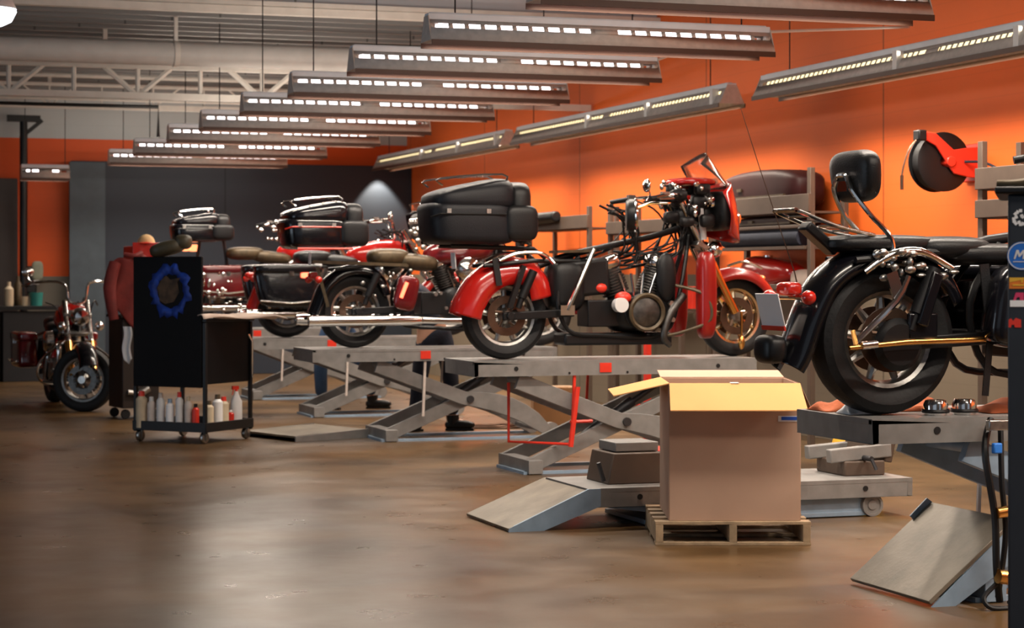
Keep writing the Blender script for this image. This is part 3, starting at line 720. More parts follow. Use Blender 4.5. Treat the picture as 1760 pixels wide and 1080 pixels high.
# black bagger
b = thing('motorcycle','black motorcycle with closed black saddlebags and red tank, between two top case bikes','motorcycle',(5.03,23.0,DK-.02))
wb = 1.90; hx, hz = 1.45, 1.04
wheel(b,'rear_wheel',0,.355,.355,.18); wheel(b,'front_wheel',wb,.34,.34,.13)
frame(b,wb,hx,hz); swingarm(b); engine(b,1.08,.46); forks(b,wb,hx,hz)
rear_fender(b,'red'); 
for s in (-1,1): saddlebag(b,s,'black',-.44,.36,.36,.80)
muffler(b,-.50,.70,.27); muffler(b,-.50,.70,.27,1); header(b,1.08,.42)
MB().blob((.12,-.47,.70),(.06,.015,.03),.5,.5).build('side_marker','lensglow',b)
tank(b,1.05,.94,'red'); seat(b,.10,.82,.86)
MB().box((.30,-.30,.80),(.08,.02,.12)).build('number_plate','plate',b)
handlebar(b,hx-.2,hz+.06,.42,.22,.30); cables(b,hx,hz,8,seed=6); crash_bar(b,hx); mirror(b,hx-.35,-.42,hz+.2)
front_fender(b,wb,.34,'red'); floorboard(b); taillight(b,-.42,.70); fairing(b,hx+.12,1.24,'black',.42,.44,.12)
# farthest tourer
b = thing('motorcycle','farthest raised motorcycle, black top case above lit orange tail lamps over the dark cart','motorcycle',(5.0,26.4,DK))
wheel(b,'rear_wheel',0,.355,.355,.18); wheel(b,'front_wheel',wb,.34,.34,.13)
frame(b,wb,hx,hz); swingarm(b); engine(b,1.08,.46); forks(b,wb,hx,hz)
rear_fender(b,'red'); 
for s in (-1,1): saddlebag(b,s,'dred',-.44,.30,.42,.78)
tour_pack(b,'black',-.72,1.10,.58,.34,wid=.29)
MB().tube([(-.4,0,.8),(-.35,0,1.14)],.02,8).tube([(0,0,.8),(-.05,0,1.14)],.02,8).build('pack_mount','blackm',b)
lit_ = mat('lit orange tail lamp',(.9,.3,.1),.3,emit=(1,.30,.12),es=2.4)
for q_ in ((-.56,-.16,1.03),(-.40,.18,1.03)): MB().blob(q_,(.06,.11,.045),.6,.6).build('tail_lamp',lit_,b)
muffler(b,-.50,.70,.27); header(b,1.08,.42)
tank(b,1.0,1.0,'red'); seat(b,.0,.82,.92,'tan'); handlebar(b,hx-.6,hz+.06,.42,.26,.22); cables(b,hx-.3,hz+.1,12,seed=7)
g = MB(); r_ = random.Random(19)
for k in range(22): g.blob((.35+.45*r_.random(),-.26+.3*r_.random(),1.12+.28*r_.random()),(.02+.02*r_.random(),.02,.014+.02*r_.random()),1,1,8,6)
for k in range(40): g.blob((-.5+.7*r_.random(),-.48+.04*r_.random(),.22+.5*r_.random()),(.014+.02*r_.random(),.014,.012+.03*r_.random()),1,1,8,6)
g.build('chrome_fittings','chrome',b)['kind'] = 'stuff'
front_fender(b,wb,.34,'red'); crash_bar(b,hx)
# bike on the floor, front wheel to camera
b = thing('motorcycle','red motorcycle standing on the floor at far left, spoked front wheel turned','motorcycle',(2.84,26.5,0),R(-86.5))
b.scale = (1.10,1.10,1.10)
wb = 1.80; hx, hz = 1.40, 1.0
wheel(b,'rear_wheel',0,.355,.355,.18); wheel(b,'front_wheel',wb,.34,.345,.13,steer=R(58),cast=False,rimmat='alu')
frame(b,wb,hx,hz); swingarm(b); engine(b,1.0,.42); forks(b,wb,hx,hz,slider='brass',w=.12)
rear_fender(b,'red'); tank(b,1.0,.98,'red'); seat(b,.1,.75,.86); handlebar(b,hx,hz+.12,.46,.24,.30); mirror(b,hx-.3,-.48,hz+.36); mirror(b,hx-.3,.48,hz+.36)
for s in (-1,1): saddlebag(b,s,'dred',-.44,.30,.42,.78)
MB().lathe([(.001,.12),(.07,.11),(.095,.07),(.10,-.02),(.05,-.06)],(hx+.16,0,hz+.0),'x',24).blob((hx+.2,-.20,hz-.10),(.05,.05,.05)).blob((hx+.2,.20,hz-.10),(.05,.05,.05)).build('headlamp','chrome',b)
front_fender(b,wb,.34,'black',.40,20,150); crash_bar(b,hx); header(b,1.0,.42); floorboard(b); kickstand(b); cables(b,hx,hz,6,seed=2)
# ---------------------------------------------------------------- lifts
def arm(t, name, A, B, y, m, hgt=.12, banana=False):
    a = Vector(A); c = Vector(B); d = (c-a).normalized(); n = Vector((-d.y, d.x))
    if banana:
        k = .62; pts_u = []; pts_l = []
        for i in range(13):
            s = i/12; p = a.lerp(c, s); w_ = hgt*.5*(1 if s < .5 else 1+.8*math.sin((s-.5)*2*PI)) if s < 1 else hgt*.3
            o = .05*math.sin(max(0,(s-.5)*2)*PI)
            pts_u.append(p+n*(w_+o)); pts_l.append(p+n*(-hgt*.5+o))
        poly = [(p.x,p.y) for p in pts_u]+[(p.x,p.y) for p in reversed(pts_l)]
    else:
        poly = [tuple(p) for p in (a+n*hgt/2, c+n*hgt/2, c-n*hgt/2, a-n*hgt/2)]
    mb = MB().prism(poly, y-.025, y+.025)
    return mb
def make_lift(label, X0, Y0, zt, L=2.45, foot=5.4, raised=True, blue=False, tail=0, rod='galv', mm='lift'):
    t = thing('motorcycle_lift', label, 'motorcycle lift', (0,0,0), 0)
    t.location = (X0, Y0, 0)
    wd = .80; h = .12
    m2 = 'liftb' if blue else mm
    deck = MB()
    for y in (.02, wd-.02): deck.box((L/2,y,zt-h/2),(L,.04,h))
    deck.box((L/2,wd/2,zt-.015),(L,wd,.03)).box((L-.02,wd/2,zt-h/2),(.04,wd,h)).box((.02,wd/2,zt-h/2),(.04,wd,h))
    deck.build('deck',mm,t,bevel=.005)
    if tail: MB().prism([(-tail,zt-.04),(-tail,zt-.11),(0,zt-.12),(0,zt-.005)],0.02,wd-.02).build('tail_section','lift' if not blue else 'lift',t,bevel=.004)
    MB().box((.62*L*.5+.35,-.004,zt-h/2),(.10,.008,.075)).build('red_sticker','plastred',t)
    hl = MB()
    for x in (.35, L-.35): hl.cyl((x,-.004,zt-.06),(x,.01,zt-.06),.018,n=12)
    for x in (.8, 1.3): hl.cyl((x,-.004,zt-.10),(x,.01,zt-.10),.010,n=10)
    hl.build('bolt_hole','tyre',t)
    if raised:
        zl = zt-h
        fx = foot-X0
        A0 = (fx,.06); A1 = (fx+1.62,zl-.04); B0 = (fx-.12,zl-.04); B1 = (fx+1.62,.08)
        a = MB(); 
        for y in (.12,wd-.06):
            q = arm(t,'',A0,A1,y,m2); a.add(q.v,q.f,False)
        a.box((fx+.02,wd/2,.06),(.12,wd-.02,.11)).cyl((fx+1.6,.05,zl-.06),(fx+1.6,wd-.05,zl-.06),.03).build('scissor_arm',m2,t,bevel=.004)
        a = MB()
        for y in (.07,wd-.12):
            q = arm(t,'',B0,B1,y,'lift',.13,True); a.add(q.v,q.f,False)
        a.cyl((fx+.02,.1,zl-.05),(fx+.02,wd-.1,zl-.05),.03).cyl((fx+1.5,.1,.10),(fx+1.5,wd-.1,.10),.025).build('scissor_arm','liftb' if blue else 'lift',t,bevel=.004)
        mid = ((A0[0]+A1[0])/2,(A0[1]+A1[1])/2)
        MB().cyl((mid[0],.02,mid[1]),(mid[0],wd-.02,mid[1]),.035).build('pivot_pin','darksteel',t)
        for y in (.10,wd-.10): MB().cyl((fx+1.66,y-.035,.075),(fx+1.66,y+.035,.075),.075,n=20).build('roller','lift',t)
        MB().bar((fx+.35,.02,zl),(fx+.33,.02,.24),.022,.022).build('safety_prop',rod,t)
        MB().bar((fx+(.40 if blue else .75),wd-.03,zl),(fx+(.38 if blue else .73),wd-.03,.26 if blue else .40),.018,.018).build('safety_prop',rod,t)
        MB().cyl((fx+.45,wd/2,.18),(fx+1.0,wd/2,.55),.045).cyl((fx+.9,wd/2,.48),(fx+1.25,wd/2,.70),.025).build('lift_ram','darksteel',t)
        MB().box((fx-.02,wd/2,.012),(.10,wd-.1,.024)).box((fx+.8,.08,.012),(1.7,.05,.024)).box((fx+.8,wd-.08,.012),(1.7,.05,.024)).build('base_rail','liftb',t)
    return t
t3 = make_lift('grey scissor lift carrying the stripped red motorcycle, with red lever frame behind it',4.92,15.6,DK,foot=5.42,rod='plastred')
MB().tube([(.86,-.03,.70),(.80,-.03,.22)],.022,8).tube([(.80,-.03,.42),(1.0,.02,.42)],.014,6).tube([(.80,-.03,.24),(.42,.4,.24),(.42,.4,.72)],.013,6).build('red_lever','plastred',t3)
make_lift('grey scissor lift under the black and red striped motorcycle, dark boots visible behind it',4.42,19.08,DK-.02,foot=5.18)
make_lift('grey scissor lift under the black bagger, blue jeans visible behind it',4.35,22.6,DK-.02,foot=5.3)
make_lift('farthest grey scissor lift, half hidden by the dark tool cart',4.2,26.0,DK,foot=5.3)
tr = make_lift('blue grey scissor lift at the right carrying the black cruiser, its ramp hanging down',4.76,8.80,DK,foot=5.42,blue=True)
rp = MB().prism([(.38,.0),(.40,-.0),(.84,.40),(.84,.44),(.80,.40)],0.0,.80)
ramp = MB(); 
ramp.bar((.31,.40,.02),(.78,.40,.40),.80,.022,up=(0,0,1))
ramp.build('ramp','tread',tr,bevel=.003,label='worn brown grey ramp plate')
MB().prism([(.32,-.0),(.79,.40),(.85,.40),(.85,.25),(.45,.0)],-.005,.008).build('ramp_flange','liftb',tr)
MB().prism([(.65,.34),(.75,.43),(.79,.40),(.69,.30)],.79,.80).build('ramp_flange','liftb',tr)

# lowered lift
zt = .25
tl = make_lift('empty scissor lift lowered to the floor, passing behind the big cardboard box',4.60,12.2,zt,L=2.3,raised=False,tail=0)
MB().bar((-.53,.43,.012),(.02,.43,.236),.88,.02).build('ramp','tread',tl,bevel=.003,label='worn brown ramp plate')
MB().prism([(-.53,0),(-.53,.022),(.0,.25),(.08,.25),(.08,.14),(-.30,.0)],-.012,.008).build('ramp_flange','liftb',tl)
MB().prism([(.15,.12),(.9,.02),(2.0,.02),(2.1,.09),(1.9,.13)],.06,.11).prism([(.15,.12),(.9,.02),(2.0,.02),(2.1,.09),(1.9,.13)],.70,.75).box((1.2,.4,.02),(1.6,.7,.03)).build('scissor_arm','liftb',tl,bevel=.004)
for y in (.06,.74): MB().lathe([(.001,-.03),(.03,-.03),(.035,-.02),(.055,-.02),(.06,-.035),(.075,-.035),(.075,.035),(.001,.035)],(2.02,y,.075),'y',24).build('roller','lift',tl)
def vise(X, Y, z, label, sx=1):
    t = thing('wheel_vise', label, 'wheel vise', (X,Y,z))
    MB().box((0,.0,.05),(.30,.42,.10)).build('base_block','rack',t,bevel=.01)
    for s in (-1,1): MB().box((-.02,s*.16,.15),(.46*sx,.07,.09),(0,R(-4),0)).build('jaw','lift',t,bevel=.008)
    MB().cyl((.0,-.3,.12),(.0,.3,.12),.018).tube([(.0,-.3,.12),(.02,-.33,.05)],.012,6).build('screw','darksteel',t)
    return t
t = vise(6.66,12.62,zt,'grey wheel vise at the front end of the lowered lift')
MB().box((.22,0,.22),(.06,.36,.28),(0,R(12),0)).build('wheel_stop','rack',t,bevel=.01)
MB().box((.08,.0,.24),(.05,.34,.20),(0,R(12),0)).build('wheel_stop','rack',t,bevel=.01)
t = thing('clamp_block','grey clamp block with raised top plate on the lowered lift beside the big box','clamp',(4.98,12.6,zt))
MB().prism([(-.17,0),(.22,0),(.22,.20),(-.13,.20)],-.2,.2).build('body','rack',t,bevel=.008)
MB().box((.05,0,.235),(.30,.30,.06)).build('top_plate','lift',t,bevel=.006)
MB().tube([(-.18,-.15,.02),(-.22,-.16,.14)],.014,6).build('lever','darksteel',t)
# loose ramp plate
t = thing('loose_ramp','loose flat ramp plate lying on the floor beside the dark tool cart','ramp',(4.56,20.0,0),R(20))
MB().bar((-.42,0,.045),(.42,0,.075),.95,.02).build('plate','tread',t,bevel=.003)
MB().prism([(-.42,.0),(.42,.0),(.42,.09),(-.42,.05)],-.49,-.475).build('flange','lift',t)
MB().prism([(-.42,.0),(.42,.0),(.42,.09),(-.42,.05)],.475,.49).build('flange','lift',t)
# ---------------------------------------------------------------- pallet and big box (turned square to the room's front)
BZ = R(-TH)
def fr(d, l): 
    a = R(TH); return (d*math.sin(a)+l*math.cos(a), d*math.cos(a)-l*math.sin(a))
x, y = fr(12.23+.46, 1.305)
t = thing('pallet','weathered wooden pallet under the big cardboard box','pallet',(x,y,0),BZ)
m = MB()
for s in (-.40,-.16,.08,.34): pass
for k in range(5): m.box((0,-.41+k*.205,.131),(.92,.10,.018))
m.build('top_board','wood',t,bevel=.002)
m = MB()
for k in (-1,0,1): m.box((0,k*.41,.009),(.92,.10,.018))
m.build('bottom_board','wood',t,bevel=.002)
for s in (-.435,0.0,.435): MB().box((s,0,.070),(.045,.92,.104)).build('stringer','wood',t,bevel=.002)
bx, by = fr(12.27+.38, 1.320)
t = thing('cardboard_box','big brown cardboard box with open flaps standing on the pallet','box',(bx,by,.14),BZ)
w_, dd, hh = .775, .74, .81
m = MB()
for s in (-1,1):
    m.box((s*w_/2,0,hh/2),(.008,dd,hh)); m.box((0,s*dd/2,hh/2),(w_,.008,hh))
m.box((0,0,.006),(w_,dd,.010)); m.build('box_body','card',t,bevel=.002)
# front, left, right, back flaps
def flap(nm, p0, p1, out, down, L, m_, tw=.0):
    p0, p1 = Vector(p0), Vector(p1); o = Vector(out)*L+Vector((0,0,-down)); sd = (p1-p0).normalized()*tw
    v = [p0, p1, p1+o+sd, p0+o-sd]; th = Vector((0,0,.006))
    MB().add([q+th for q in v]+[q for q in v],[(0,1,2,3),(7,6,5,4),(0,4,5,1),(1,5,6,2),(2,6,7,3),(3,7,4,0)],False).build(nm,m_,t,label='pale inner face of the %s flap'%nm.split('_')[0])
flap('front_flap',(-w_/2,-dd/2,hh),(w_/2,-dd/2,hh),(0,-1,0),.145,.24,'cardin',.012)
flap('left_flap',(-w_/2,-dd/2,hh),(-w_/2,dd/2,hh),(-1,0,0),.075,.33,'cardin')
flap('back_flap',(-w_/2,dd/2,hh),(w_/2,dd/2,hh),(0,1,0),-.03,.28,'card')
flap('right_flap',(w_/2,-dd/2,hh),(w_/2,dd/2,hh),(1,0,0),.22,.10,'card')
lb = MB().box((w_/2-.072,-dd/2-.006,hh-.205),(.118,.003,.034)).build('shipping_label','white',t,label='white label with a blue bar')
MB().box((w_/2-.066,-dd/2-.009,hh-.203),(.092,.003,.020)).build('label_bar','blue',lb)
MB().box((0,-dd/2+.03,hh+.006),(.05,.08,.004)).build('tape','white',t)
# ---------------------------------------------------------------- dark tool cart with tall display panel
CX, CY = 3.47, 19.40
t = thing('tool_cart','black rolling tool cart with tall emblem panel and open bottom tray','cart',(CX,CY,0),R(45))
# local x runs away to the right, local y runs away to the left; near corner at the origin
WX, WY = .80, .84
for (a, c) in ((.02,.02),(WX-.02,.02),(.02,WY-.02),(WX-.02,WY-.02)): MB().box((a,c,.62 if a > .1 or c < .1 else .93),(.035,.035,1.05 if a > .1 or c < .1 else 1.66)).build('corner_post','blackm',t,bevel=.004)
MB().box((.012,WY/2+.02,1.15),(.03,WY-.05,1.24)).build('back_panel',mat('matt black cart enamel',(.004,.004,.005),.6,spec=.15),t,bevel=.006)
MB().box((WX/2,WY/2,.86),(WX-.05,WY-.04,.60)).build('cabinet',mat('black cart cabinet enamel',(.004,.004,.005),.45,spec=.2),t,bevel=.01)
MB().box((WX/2+.02,WY/2,1.165),(WX+.02,WY,.03)).build('tray','blackm',t,bevel=.004)
m = MB().box((WX/2,WY/2,.12),(WX,WY,.02))
for (c, d_) in (((WX/2,.0,.155),(WX,.015,.09)),((WX/2,WY,.155),(WX,.015,.09)),((0,WY/2,.155),(.015,WY,.09)),((WX,WY/2,.155),(.015,WY,.09))): m.box(c,d_)
m.build('bottom_tray','blackm',t,bevel=.003)
MB().tube([(WX-.10,-.012,1.02),(WX-.06,-.03,.95),(WX-.06,-.03,.60)],.012,8).build('pull_handle','chrome',t)
for (a, c) in ((.05,.05),(WX-.05,.05),(.05,WY-.05),(WX-.05,WY-.05)):
    o = MB().lathe([(.001,-.02),(.05,-.02),(.055,-.012),(.055,.012),(.05,.02),(.001,.02)],(a,c,.056),'y',20).build('caster','alu',t)
    MB().box((a,c-.027,.075),(.03,.004,.08)).box((a,c+.027,.075),(.03,.004,.08)).box((a,c,.112),(.05,.06,.008)).build('caster_fork','alu',o)
e = MB()
r_ = random.Random(4); n = 40
ring = []
for k in range(n):
    a = 2*PI*k/n; ro = .205+.075*r_.random(); ri = .150+.022*r_.random()
    ring.append((ro*math.cos(a)*.95, ro*math.sin(a)*1.02, ri*math.cos(a)*.95, ri*math.sin(a)))
v = []; f = []
for (a, c, d_, g_) in ring: v += [(-.006,WY/2-.02-a,1.44+c),(-.006,WY/2-.02-d_,1.44+g_)]
for k in range(n): f.append((2*k,2*((k+1)%n),2*((k+1)%n)+1,2*k+1))
MB().add(v,f,False).build('emblem_ring','emblem',t,solid=.003,label='ragged blue ring emblem')
e = MB()
e.prism([(-.10,-.10),(-.04,-.13),(.06,-.11),(.12,-.02),(.10,.08),(.14,.12),(.02,.10),(-.03,.14),(-.09,.09),(-.13,.02)],-.008,-.004,'x')
e.v = [(a, WY/2-b_, 1.45+c) for (a, b_, c) in e.v]
e.build('emblem_centre','emblem2',t)
t = thing('spare_seat','dark olive motorcycle seat lying across the top of the black tool cart','seat',(CX-.28,CY+.36,1.78),R(-20))
MB().blob((-.02,0,.07),(.17,.13,.07),.7,.7,rot=(0,R(-14),0)).blob((.13,0,.13),(.08,.11,.07),.7,.7).build('cushion',mat('olive vinyl',(.05,.042,.022),.5,bump=.2),t)
def cart_pt(lx, ly, z):
    a = R(45); return (CX+lx*math.cos(a)-ly*math.sin(a), CY+lx*math.sin(a)+ly*math.cos(a), z)
def bottle(kind, label, loc, body, cap, h=.22, r=.035, grp=None):
    t = thing(kind, label, 'bottle' if 'bottle' in kind else 'can', loc, R(20), grp)
    if 'spray_bottle' in kind:
        MB().lathe([(.001,0),(r,0),(r*1.05,.02),(r*1.02,h*.55),(r*.4,h*.72),(r*.35,h*.78),(.001,h*.78)]).build('bottle_body',body,t)
        MB().box((-.012,0,h*.86),(.07,.022,.035)).tube([(-.03,0,h*.85),(-.045,0,h*.70)],.005,6).cyl((0,0,h*.76),(0,0,h*.84),.014).build('spray_head',cap,t)
    else:
        MB().lathe([(.001,0),(r,0),(r,.008),(r,h*.78),(r*.55,h*.86),(.001,h*.86)]).lathe([(r*1.005,h*.2),(r*1.01,h*.25),(r*1.01,h*.6),(r*1.005,h*.65)]).build('can_body',body,t)
        MB().lathe([(.001,h),(r*.5,h),(r*.55,h*.86),(.001,h*.84)]).build('cap',cap,t)
    return t
zz = .132; G = 'bottles and cans in the cart bottom tray'
specs = [(.04,.64,'spray_can','squat cream spray can with orange cap, leftmost in the cart tray','cream','plastred',.26,.045),
 (.05,.55,'spray_can','grey blue spray can second from the left in the cart tray','galv','white',.22,.033),
 (.05,.46,'spray_can','tall white spray can third from the left in the cart tray','white','galv',.25,.033),
 (.05,.37,'spray_can','pale spray can fourth from the left with blue band, in the cart tray','plate','liftb',.21,.033),
 (.05,.28,'spray_can','white spray can with red cap among grey cans in the cart tray','white','plastred',.26,.03),
 (.06,.20,'spray_can','pale grey can right of the red capped can in the cart tray','galv','cream',.23,.03),
 (.06,.13,'bottle','small red bottle just left of the cart corner post','plastred','blackm',.18,.028),
 (.13,.05,'bottle','cream bottle with brown top right of the cart corner post','cream','tan',.20,.036),
 (.27,.05,'bottle','pinkish white bottle in the right hand side of the cart tray','white','tan',.24,.04),
 (.37,.05,'bottle','round cream bottle with red base beside the pinkish bottle in the cart tray','cream','plastred',.22,.04),
 (.60,.06,'spray_bottle','white trigger spray bottle with magenta red head at the right of the cart tray','white','plastred',.32,.045),
 (.50,.06,'bottle','short red and white bottle beside the trigger spray bottle','lens','white',.12,.03)]
for lx, ly, k, lb, bm_, cm_, h, r in specs: bottle(k, lb, cart_pt(lx,ly*1.2 if ly > .1 else ly,zz), bm_, cm_, h*1.35, r*1.22, G)
# cloth on the tray
def drape(u, v):
    x = -.05+u*.95+.0; y = v*.34
    return (x, y, .028+.014*math.sin(u*9+v*4)+.012*math.sin(v*11+u*3)-(.05*max(0,u-.85)*6*.4)-(.05*max(0,.08-v)*6))
o = MB().grid(drape,30,14).build('shop_cloth','cloth',None,loc=cart_pt(-.0,-.03,1.175),rot=(0,0,R(22)),solid=.006)
tag(o,'crumpled off white cloth lying on the black cart tray','cloth')
# second cart with red chest, jacket and cap
x0, y0 = 3.36, 23.3
t = thing('small_cart','dark brown small rolling cart behind the black tool cart','cart',(x0,y0,0),R(10))
MB().box((0,0,.62),(.42,.5,1.0)).build('cart_body',mat('dark brown painted metal',(.018,.010,.007),.5),t,bevel=.01)
MB().box((0,0,1.14),(.46,.54,.03)).build('cart_top','blackm',t)
for a in (-.16,.16):
    for c in (-.2,.2): MB().lathe([(.001,-.02),(.05,-.02),(.055,0),(.05,.02),(.001,.02)],(a,c,.055),'y',18).build('caster','tyre',t)
MB().cyl((-.16,-.28,.30),(-.02,-.28,.28),.03).cyl((-.02,-.28,.28),(.08,-.28,.34),.045).build('hanging_tool','alu',t)
t = thing('tool_chest','bright red tool chest standing on the small brown cart','tool chest',(x0+.1,y0+.05,1.155),R(10))
MB().box((.02,0,.38),(.36,.36,.76)).build('chest_body','plastred',t,bevel=.012)
m = MB()
for k in range(4): m.box((0,-.186,.12+k*.2),(.34,.012,.16))
m.build('drawer_front','red',t,bevel=.004)
def jk(u, v):
    a = (u-.5)*2
    return (-.30+.56*u+.03*math.sin(v*5), -.26-.06*math.cos(a*PI*.5)+.02*math.sin(u*17+v*5), .98-v*(.92-.35*abs(a-.2))+.03*math.sin(u*12)-.10*abs(a)**2)
o = MB().grid(jk,22,20).build('jacket_body','jacket',None,solid=.012)
t = thing('red_jacket','faded red jacket draped over the front of the red tool chest','jacket',(x0-.05,y0,.90),R(10))
t.scale = (.95,.9,.92)
o.parent = t
MB().tube([(-.26,-.30,.90),(-.34,-.34,.60),(-.30,-.38,.22)],[.07,.075,.055],12,smooth=4).tube([(.14,-.30,.92),(.20,-.36,.62),(.12,-.40,.30)],[.07,.07,.05],12,smooth=4).build('sleeve','jacket',t)
MB().tube([(-.14,-.28,1.0),(-.05,-.36,.98),(.06,-.28,1.02)],.03,8,smooth=4).build('collar','jacket',t)
t = thing('baseball_cap','tan and red baseball cap resting on top of the red tool chest','cap',(x0+.14,y0,1.94),R(-100))
MB().blob((0,0,.0),(.12,.10,.11),fn=lambda v:(v.x,v.y,max(v.z,-.02))).build('crown','cap',t)
MB().blob((.13,0,.01),(.08,.08,.012)).build('visor','plastred',t)
o = MB().grid(lambda u,v:(.10*(u-.5)+.012*math.sin(v*7),-.012*math.sin(u*9),-v*.36*(1-.3*abs(u-.5))),8,16).build('white_towel','white',None,loc=cart_pt(-.02,WY+.05,1.10),rot=(0,0,R(-45)),solid=.008)
tag(o,'long white towel hanging down on the left side of the black tool cart','towel')
# ---------------------------------------------------------------- racks by the orange wall
def rack(label, Y0, Y1, X, boards, posts=True, h=2.6, depth=.35):
    t = thing('storage_rack', label, 'rack', (X,Y0,0))
    for yy in (0, Y1-Y0):
        for xx in (0, depth): MB().box((xx,yy,h/2),(.05,.07,h)).build('upright','rack',t,bevel=.004)
    for z, hh in boards:
        MB().box((-.03,(Y1-Y0)/2,z),(.035,(Y1-Y0)+.08,hh)).build('beam','rack',t,bevel=.004)
    m = MB()
    for z, hh in boards: m.box((depth/2,(Y1-Y0)/2,z-hh/2),(depth,(Y1-Y0),.02))
    m.build('shelf','rack',t)
    return t
RX = 8.80
rack('grey storage rack by the orange wall holding maroon luggage lids',17.45,19.60,RX,[(2.27,.17),(2.055,.03),(1.48,.05)])
rack('grey storage rack behind the stripped red motorcycle, mostly hidden',20.5,22.6,RX,[(2.14,.14),(1.22,.05)],h=2.42)
rack('grey storage rack with a long black bar, left of the stripped red motorcycle',23.3,25.5,RX,[(2.24,.16)],h=2.42)
rack('grey storage rack at the right, behind the tall dark sticker cabinet',12.2,14.45,RX,[(2.36,.17),(2.12,.14)],h=2.66)
def lid(name, label, loc, r, m, cat='luggage'):
    t = thing(name,label,cat,loc)
    MB().blob((0,0,r[2]),(r[0],r[1],r[2]),.4,.45,fn=lambda v:(v.x,v.y,v.z*(1-.25*abs(v.y)**2))).build('shell',m,t)
    MB().box((-r[0]*.96,0,r[2]*.75),(.03,r[1]*1.6,.02)).box((-r[0]-.005,r[1]*.3,r[2]*1.1),(.02,.10,.03)).build('rim','tan',t)
    return t
lid('luggage_case','large dark maroon luggage case above the grey cross board of the rack',(9.02,18.75,2.20),(.22,.90,.22),'maroon')
lid('luggage_case','low maroon luggage case under the grey cross board of the rack',(9.0,18.6,2.052),(.16,.80,.06),'maroon')
t = thing('foam_roll','dark blue grey roll lying on the rack below the maroon cases','roll',(8.95,18.55,1.735)); MB().tube([(-.12,-.9,.22),(-.12,.85,.22)],.085,18).build('roll','navy',t); MB().box((-.05,0,.12),(.30,2.1,.03)).build('support_board','rack',t)
t = thing('fuel_tank','loose orange red fuel tank stored on the rack by the wall','fuel tank',(8.98,18.65,1.46)); 
MB().blob((0,0,.15),(.17,.62,.16),.7,.8,fn=lambda v:(v.x,v.y,v.z*(1+.35*v.y))).build('tank_shell','red',t); MB().cyl((0,.1,.3),(0,.1,.33),.05).build('tank_cap','chrome',t)
t = thing('seat_pad','pinkish tan folded pad on the low shelf beneath the loose orange tank','pad',(8.96,17.75,1.46)); MB().blob((0,0,.09),(.15,.24,.10),.6,.5).build('pad','cloth',t)
t = thing('display_bar','long black padded bar on top of the grey rack left of the stripped motorcycle','bar',(8.70,24.75,2.22))
MB().tube([(0,.95,.08),(0,-.55,.10)],[.08,.07],16).box((0,.85,-.45),(.10,.14,1.05)).build('bar','vinyl',t,bevel=.02)
# items behind the stripped bike on low shelf
# ---------------------------------------------------------------- hose reel
t = thing('hose_reel','red wall mounted hose reel with black hose on the orange wall','hose reel',(9.302,15.4,2.545))
MB().box((-.02,0,0),(.035,.26,.32)).build('wall_plate','plastred',t,bevel=.01)
MB().lathe([(.04,-.085),(.10,-.09),(.235,-.085),(.25,-.08),(.25,-.07),(.12,-.06),(.12,.06),(.25,.07),(.25,.08),(.235,.085),(.04,.085)],(-.34,0,0),'y',44).build('reel_drum','blackm',t)
m = MB()
for k in range(4): m.lathe([(.15+.02*k,-.058),(.17+.02*k,-.05),(.18+.015*k,0),(.17+.02*k,.05),(.15+.02*k,.058)],(-.34,0,0),'y',36)
m.build('coiled_hose','tyre',t)
MB().prism([(0,.13),(-.14,.12),(-.27,.10),(-.44,.235),(-.55,.25),(-.55,.185),(-.44,.13),(-.33,-.02),(-.27,-.10),(-.11,-.13),(0,-.14)],-.125,-.10).cyl((-.30,-.14,.0),(-.30,.10,.0),.045).build('arm','plastred',t,bevel=.008)
MB().box((-.58,-.10,.215),(.08,.10,.09)).build('hose_guide','blackm',t,bevel=.012)
MB().tube([(-.60,-.10,.19),(-.68,-.10,.10),(-.73,-.10,-.03),(-.75,-.10,-.12)],.008,6,smooth=4).cyl((-.75,-.10,-.12),(-.75,-.10,-.24),.014).build('hose_end','rust',t)
MB().tube([(-.18,-.14,.0),(-.06,-.25,-.01),(-.05,-.50,-.09)],.012,6,smooth=5).build('supply_hose','navy',t)
# ---------------------------------------------------------------- items by right lift
for k,(dx,lb) in enumerate(((.50,'left of two'),(.66,'right of two'))):
    t = thing('metal_cup','small shiny metal cup, %s standing on the deck of the right lift'%lb,'cup',(4.70+dx,8.97,DK),0,'metal cups on the right lift')
    MB().lathe([(.001,0),(.055,0),(.062,.05),(.05,.075),(.045,.075),(.05,.05),(.045,.01),(.001,.01)]).build('cup_body','chrome',t); MB().lathe([(.066,.012),(.07,.02),(.066,.03)]).build('cup_band','blackm',t)
def ragf(s, a, b):
    def f(u, v):
        h = .06*math.sin(PI*u)**.5*math.sin(PI*v)**.5*(.7+.5*math.sin(u*8+s)*math.cos(v*6+s*2))
        return ((u-.5)*a, (v-.5)*b, .004+max(0,h))
    return f
for (X,Y,a,b,z,s,mm,lb) in ((4.90,9.42,.24,.22,DK,1,'rag','crumpled orange rag left of the rear wheel on the right lift'),(5.30,9.35,.30,.26,DK,2,'rag','crumpled orange rag just right of the rear wheel on the right lift'),(5.72,9.1,.44,.3,DK,4,'rag','crumpled orange rag beside the metal cups on the right lift'),(4.88,9.16,.18,.16,DK,3,'white','crumpled white paper on the tail of the right lift')):
    o = MB().grid(ragf(s,a,b),16,14).build('rag' if mm=='rag' else 'paper',mm,None,loc=(X,Y,z),solid=.004); tag(o,lb,'rag' if mm=='rag' else 'paper')
t = thing('control_hose','black control hoses with brass fittings hanging at the front of the right lift','hose',(5.32,8.66,0),0)
